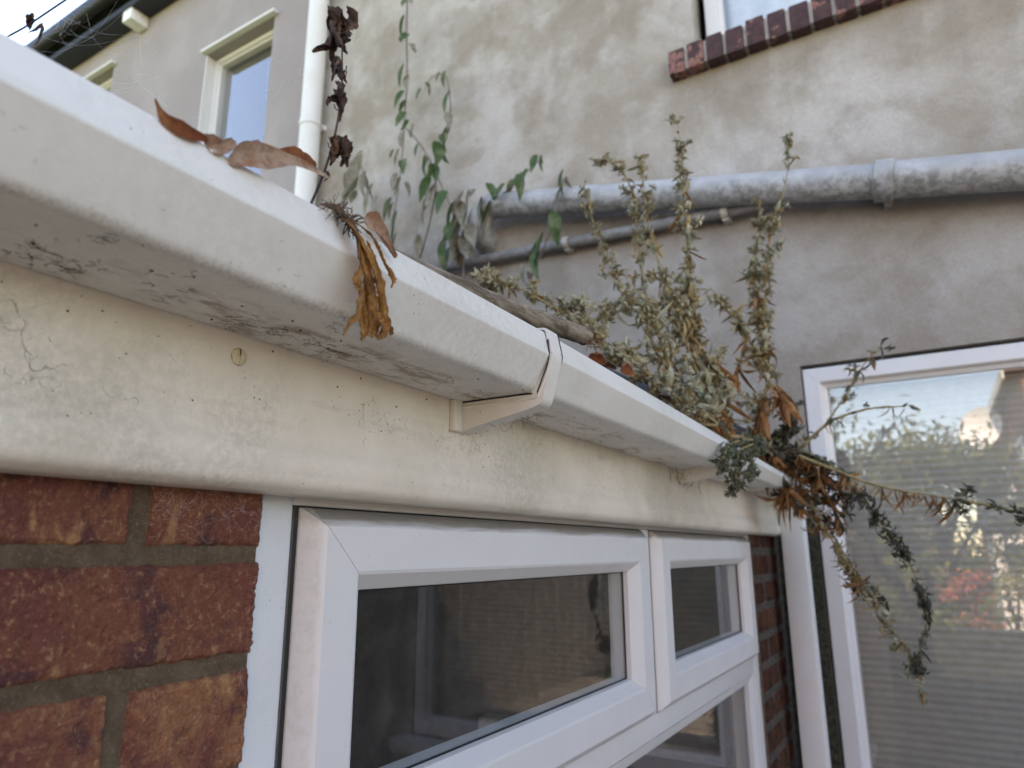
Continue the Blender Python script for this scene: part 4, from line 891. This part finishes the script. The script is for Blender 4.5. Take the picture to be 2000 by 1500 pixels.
for i, (lb, L, lv) in enumerate(vines):
    yv = Yv-.02*(i % 3); th = thing('vine', lb, 'vine', PY(*L[0], yv), 'vine strands on the render')
    tube(MB(), smoothpath([PY(u, v, yv) for u, v in L], 50), [.0042-.0026*k/50 for k in range(51)], 6).build('stem', m_vstem, th)
    for k, (u, v, ln, gr) in enumerate(lv):
        L_ = ln*1.35*2.75/F; mb = vleaf_mesh(L_*1.25, L_*(.40 if gr else .38), i*40+k)
        o = mb.build('leaf', m_vine if gr else m_vdead, th, sharp=180); rn = random.Random(i*99+k)
        p = PY(u, v-ln*.35, yv-.012); Mx = Matrix.Translation(p) @ Matrix.Rotation(rn.uniform(-.9, .9), 4, 'Z') @ Matrix.Rotation(rn.uniform(-.3, .3), 4, 'Y')
        o.data.transform(Mx)
        if k % 3 != 1:
            mb = vleaf_mesh(L_*.8, L_*.27, i*40+k+500); o = mb.build('leaf', m_vine if gr and k % 4 else m_vdead, th, sharp=180)
            o.data.transform(Matrix.Translation(PY(u+rn.choice((-10, 9, 5)), v-ln*.1+rn.uniform(-8, 12), yv+.01)) @ Matrix.Rotation(rn.uniform(-1.2, 1.2), 4, 'Z') @ Matrix.Rotation(rn.uniform(-.5, .5), 4, 'Y'))

# ================================================================== garden behind the camera (seen in the window glass, plus added fence, hedge, evergreen)
def tree(name, label, base, h, cr, n, mat, seed, leaf_s=.09, cat='tree', trunk=.08, low=.25):
    rn = random.Random(seed); th = thing(name, label, cat, base); b = Vector(base)
    mb = MB(); tube(mb, smoothpath([b, b+Vector((.05, .03, h*.4)), b+Vector((-.04, .05, h*.8))], 10), [trunk*(1-.07*i) for i in range(11)], 8)
    cl = []
    for i in range(11):
        a = rn.uniform(0, 6.28); z = h*rn.uniform(low+.1, .95); rr = cr*rn.uniform(.35, .9)*(1-.5*abs(z/h-.55)); e = b+Vector((math.cos(a)*rr, math.sin(a)*rr, z)); cl.append(e)
        s = b+Vector((0, 0, z*.6)); tube(mb, smoothpath([s, (s+e)/2+Vector((0, 0, .05)), e], 6), [trunk*.4, trunk*.35, trunk*.3, trunk*.25, trunk*.2, trunk*.15, trunk*.1], 5)
    mb.build('trunk', m_bark, th); mb = MB()
    for i in range(n):
        c = rn.choice(cl); p = c+Vector((rn.gauss(0, 1), rn.gauss(0, 1), rn.gauss(0, .8)))*cr*.24
        d = Vector((rn.uniform(-1, 1), rn.uniform(-1, 1), rn.uniform(-1, .6))); leaf(mb, p, d, Vector((0, 0, 1)), leaf_s*rn.uniform(.7, 1.3), leaf_s*.4, rn.uniform(-.8, .8), rn, 3)
    o = mb.build('crown', mat, th, sharp=180); o['kind'] = 'stuff'; return th
def virt(u, v, yv):   # the garden point that the house window mirrors at pixel (u, v), yv = path length in y
    p = PY(u, v, yv); return Vector((p.x, 2*(D+.03)-yv, p.z))
t1 = virt(1795, 960, 9.5); tree('garden_tree', 'sunlit yellow-green tree mirrored in the middle of the big window', (t1.x+.15, t1.y, GZ), 3.2, .95, 4600, m_tree1, 5, .10)
t2 = virt(1690, 850, 12.5); tree('garden_tree', 'dark tree mirrored at the upper left of the big window', (t2.x-.1, t2.y, GZ), 4.3, 1.15, 2600, m_tree2, 9, .11, low=.45)
t3 = virt(1885, 1135, 8.2); tree('red_shrub', 'salmon-red rounded shrub mirrored low in the big window', (t3.x, t3.y, GZ), 1.68, .20, 500, m_redleaf, 12, .06, 'shrub', .03, .6)
t4 = virt(1965, 1100, 9.0); tree('green_shrub', 'bright green shrub mirrored beside the red one', (t4.x, t4.y, GZ), 1.7, .55, 1300, m_tree1, 15, .08, 'shrub', .04)
for i_, (x_, y_, h_) in enumerate(((-9.5, -25, 6.2), (-5.6, -27, 5.2), (-2.2, -24, 5.6), (.1, -30, 6.4))):
    tree('far_tree', ('leftmost tall tree', 'second tree from the left', 'third tree from the left', 'rightmost tall tree')[i_]+' of the distant row mirrored behind the garden', (x_, y_, GZ), h_, 2.7, 2200, m_tree2 if i_ % 2 else m_tree1, 60+i_, .34, low=.05)
tree('added_screen_shrub', 'added dark evergreen shrub, hiding the sunlit brick end wall from the vent glass', (2.9, -6.3, GZ), 2.9, 1.35, 4200, m_tree2, 77, .12, 'shrub', .05, .0)  # unseen shrub added to block the orange wall reflected in the vents
hg = thing('added_screen_hedge', 'added dark clipped hedge across the yard, hiding the sunlit lawn from the big window', 'hedge', (0, -2.15, GZ))  # unseen hedge added to keep the bright lawn out of the reflection
box('stems', (-.95, 1.05, -2.25, -2.05, GZ, -.62), plain('hedge_inside', (.02, .024, .014), .95), hg)  # solid dark core box, blocks the view through the added hedge
mb = MB(); rn = random.Random(44)
for i in range(2600):
    p = Vector((rn.uniform(-1.05, 1.15), -2.15+rn.uniform(-.2, .2), GZ+.05+1.38*rn.random()+.06*noise.noise(Vector((i*.37, 1, 1)))))
    leaf(mb, p, Vector((rn.uniform(-1, 1), rn.uniform(-.6, 1), rn.uniform(-.6, 1))), AZ, rn.uniform(.04, .075), .028, rn.uniform(-.6, .6), rn, 2)
o = mb.build('foliage', m_tree2, hg, sharp=180); o['kind'] = 'stuff'
fe = thing('added_bounce_fence', 'added pale timber board fence, bouncing warm sunlight onto the facade', 'fence', (3.9, -2.4, GZ))  # unseen fence added as a warm bounce for the shaded facade
m_fence = plain('pale_board', (.57, .51, .43), .85, .2, .4, 12); bd = None
for i in range(62):
    if bd is None: o = MB().box(-.009, .009, -.072, .072, GZ+.05, .35).build('board', m_fence, fe, smooth=False); bd = o.data
    else: o = link('board', bd, fe)
    o.location = (3.9+(.012 if i % 2 else 0), -6.9+i*.15, 0)
for i in range(5): box('post', (3.93, 4.02, -6.9+i*2.2, -6.81+i*2.2, GZ, .4), m_fence, fe)
hx = 1.32; rh = thing('red_brick_house', 'orange brick house with satellite dish mirrored at the right of the big window', 'house', (hx, -14, GZ))
box('wall', (hx, hx+6, -24, -7.2, GZ, 2.55), m_fbrick, rh)
MB().add([(hx-.22, -24.1, 2.5), (hx-.22, -7.1, 2.5), (hx+3, -7.1, 5.0), (hx+3, -24.1, 5.0), (hx+6.2, -7.1, 2.5), (hx+6.2, -24.1, 2.5)], [(0, 1, 2, 3), (3, 2, 4, 5), (0, 5, 4, 1), (0, 3, 5), (1, 4, 2)]).build('roof', m_roof, rh, smooth=False)
box('eaves_board', (hx-.23, hx-.2, -24.1, -7.1, 2.40, 2.56), m_paint, rh)
for y, z in ((-8.7, .5), (-11.2, .5), (-13.6, .5), (-8.7, -1.5), (-12, -1.5), (-17, .5)):
    f_ = box('window', (hx-.03, hx+.01, y-.55, y+.55, z, z+1.2), m_paint, rh); 
    box('window_glass', (hx-.034, hx-.031, y-.47, y-.03, z+.08, z+1.12), m_glass2, f_); box('window_glass', (hx-.034, hx-.031, y+.03, y+.47, z+.08, z+1.12), m_glass2, f_)
dc = virt(1940, 838, 15.2); sdh = thing('satellite_dish', 'pale satellite dish on the mirrored brick house', 'dish', (hx, dc.y, dc.z))
V = []; Fc = []; ctr = Vector((hx-.32, dc.y, dc.z)); ax = Vector((-.55, .8, .22)).normalized(); a1 = ax.orthogonal().normalized(); a2 = ax.cross(a1)
for i in range(6):
    for k in range(24):
        r_ = .40*i/5; an = k/24*6.2832; V.append(ctr+a1*r_*math.cos(an)+a2*r_*math.sin(an)+ax*(.13*(i/5)**2))
for i in range(5):
    for k in range(24): Fc.append((i*24+k, i*24+(k+1) % 24, (i+1)*24+(k+1) % 24, (i+1)*24+k))
mesh('reflector', V, Fc, m_dish, sdh, sharp=180)
tube(MB(), [ctr, Vector((hx, dc.y-.05, dc.z-.15))], .025, 8).build('mount', m_thin, sdh); tube(MB(), [ctr-Vector((0, 0, .38)), ctr+ax*.42-Vector((0, 0, .12))], .014, 6).build('feed_arm', m_thin, sdh)
wc = virt(1978, 1050, 13.0); wh = thing('white_outbuilding', 'small white garden building with dark panes mirrored below the dish', 'outbuilding', (wc.x+.4, wc.y, GZ))
box('wall', (wc.x-.25, wc.x+1.2, wc.y-1.6, wc.y, GZ, .35), m_paint, wh)
for i in range(3):
    f_ = box('window', (wc.x-.15+i*.45, wc.x+.2+i*.45, wc.y, wc.y+.02, -.35, .12), m_paint, wh); box('pane', (wc.x-.12+i*.45, wc.x+.17+i*.45, wc.y+.021, wc.y+.024, -.31, .08), m_black, f_)
MB().add([(wc.x-.35, wc.y+.1, .35), (wc.x+1.3, wc.y+.1, .35), (wc.x+1.3, wc.y-.8, .8), (wc.x-.35, wc.y-.8, .8), (wc.x+1.3, wc.y-1.7, .35), (wc.x-.35, wc.y-1.7, .35)], [(0, 1, 2, 3), (3, 2, 4, 5), (0, 5, 4, 1), (0, 3, 5), (1, 4, 2)]).build('roof', m_slate, wh, smooth=False)
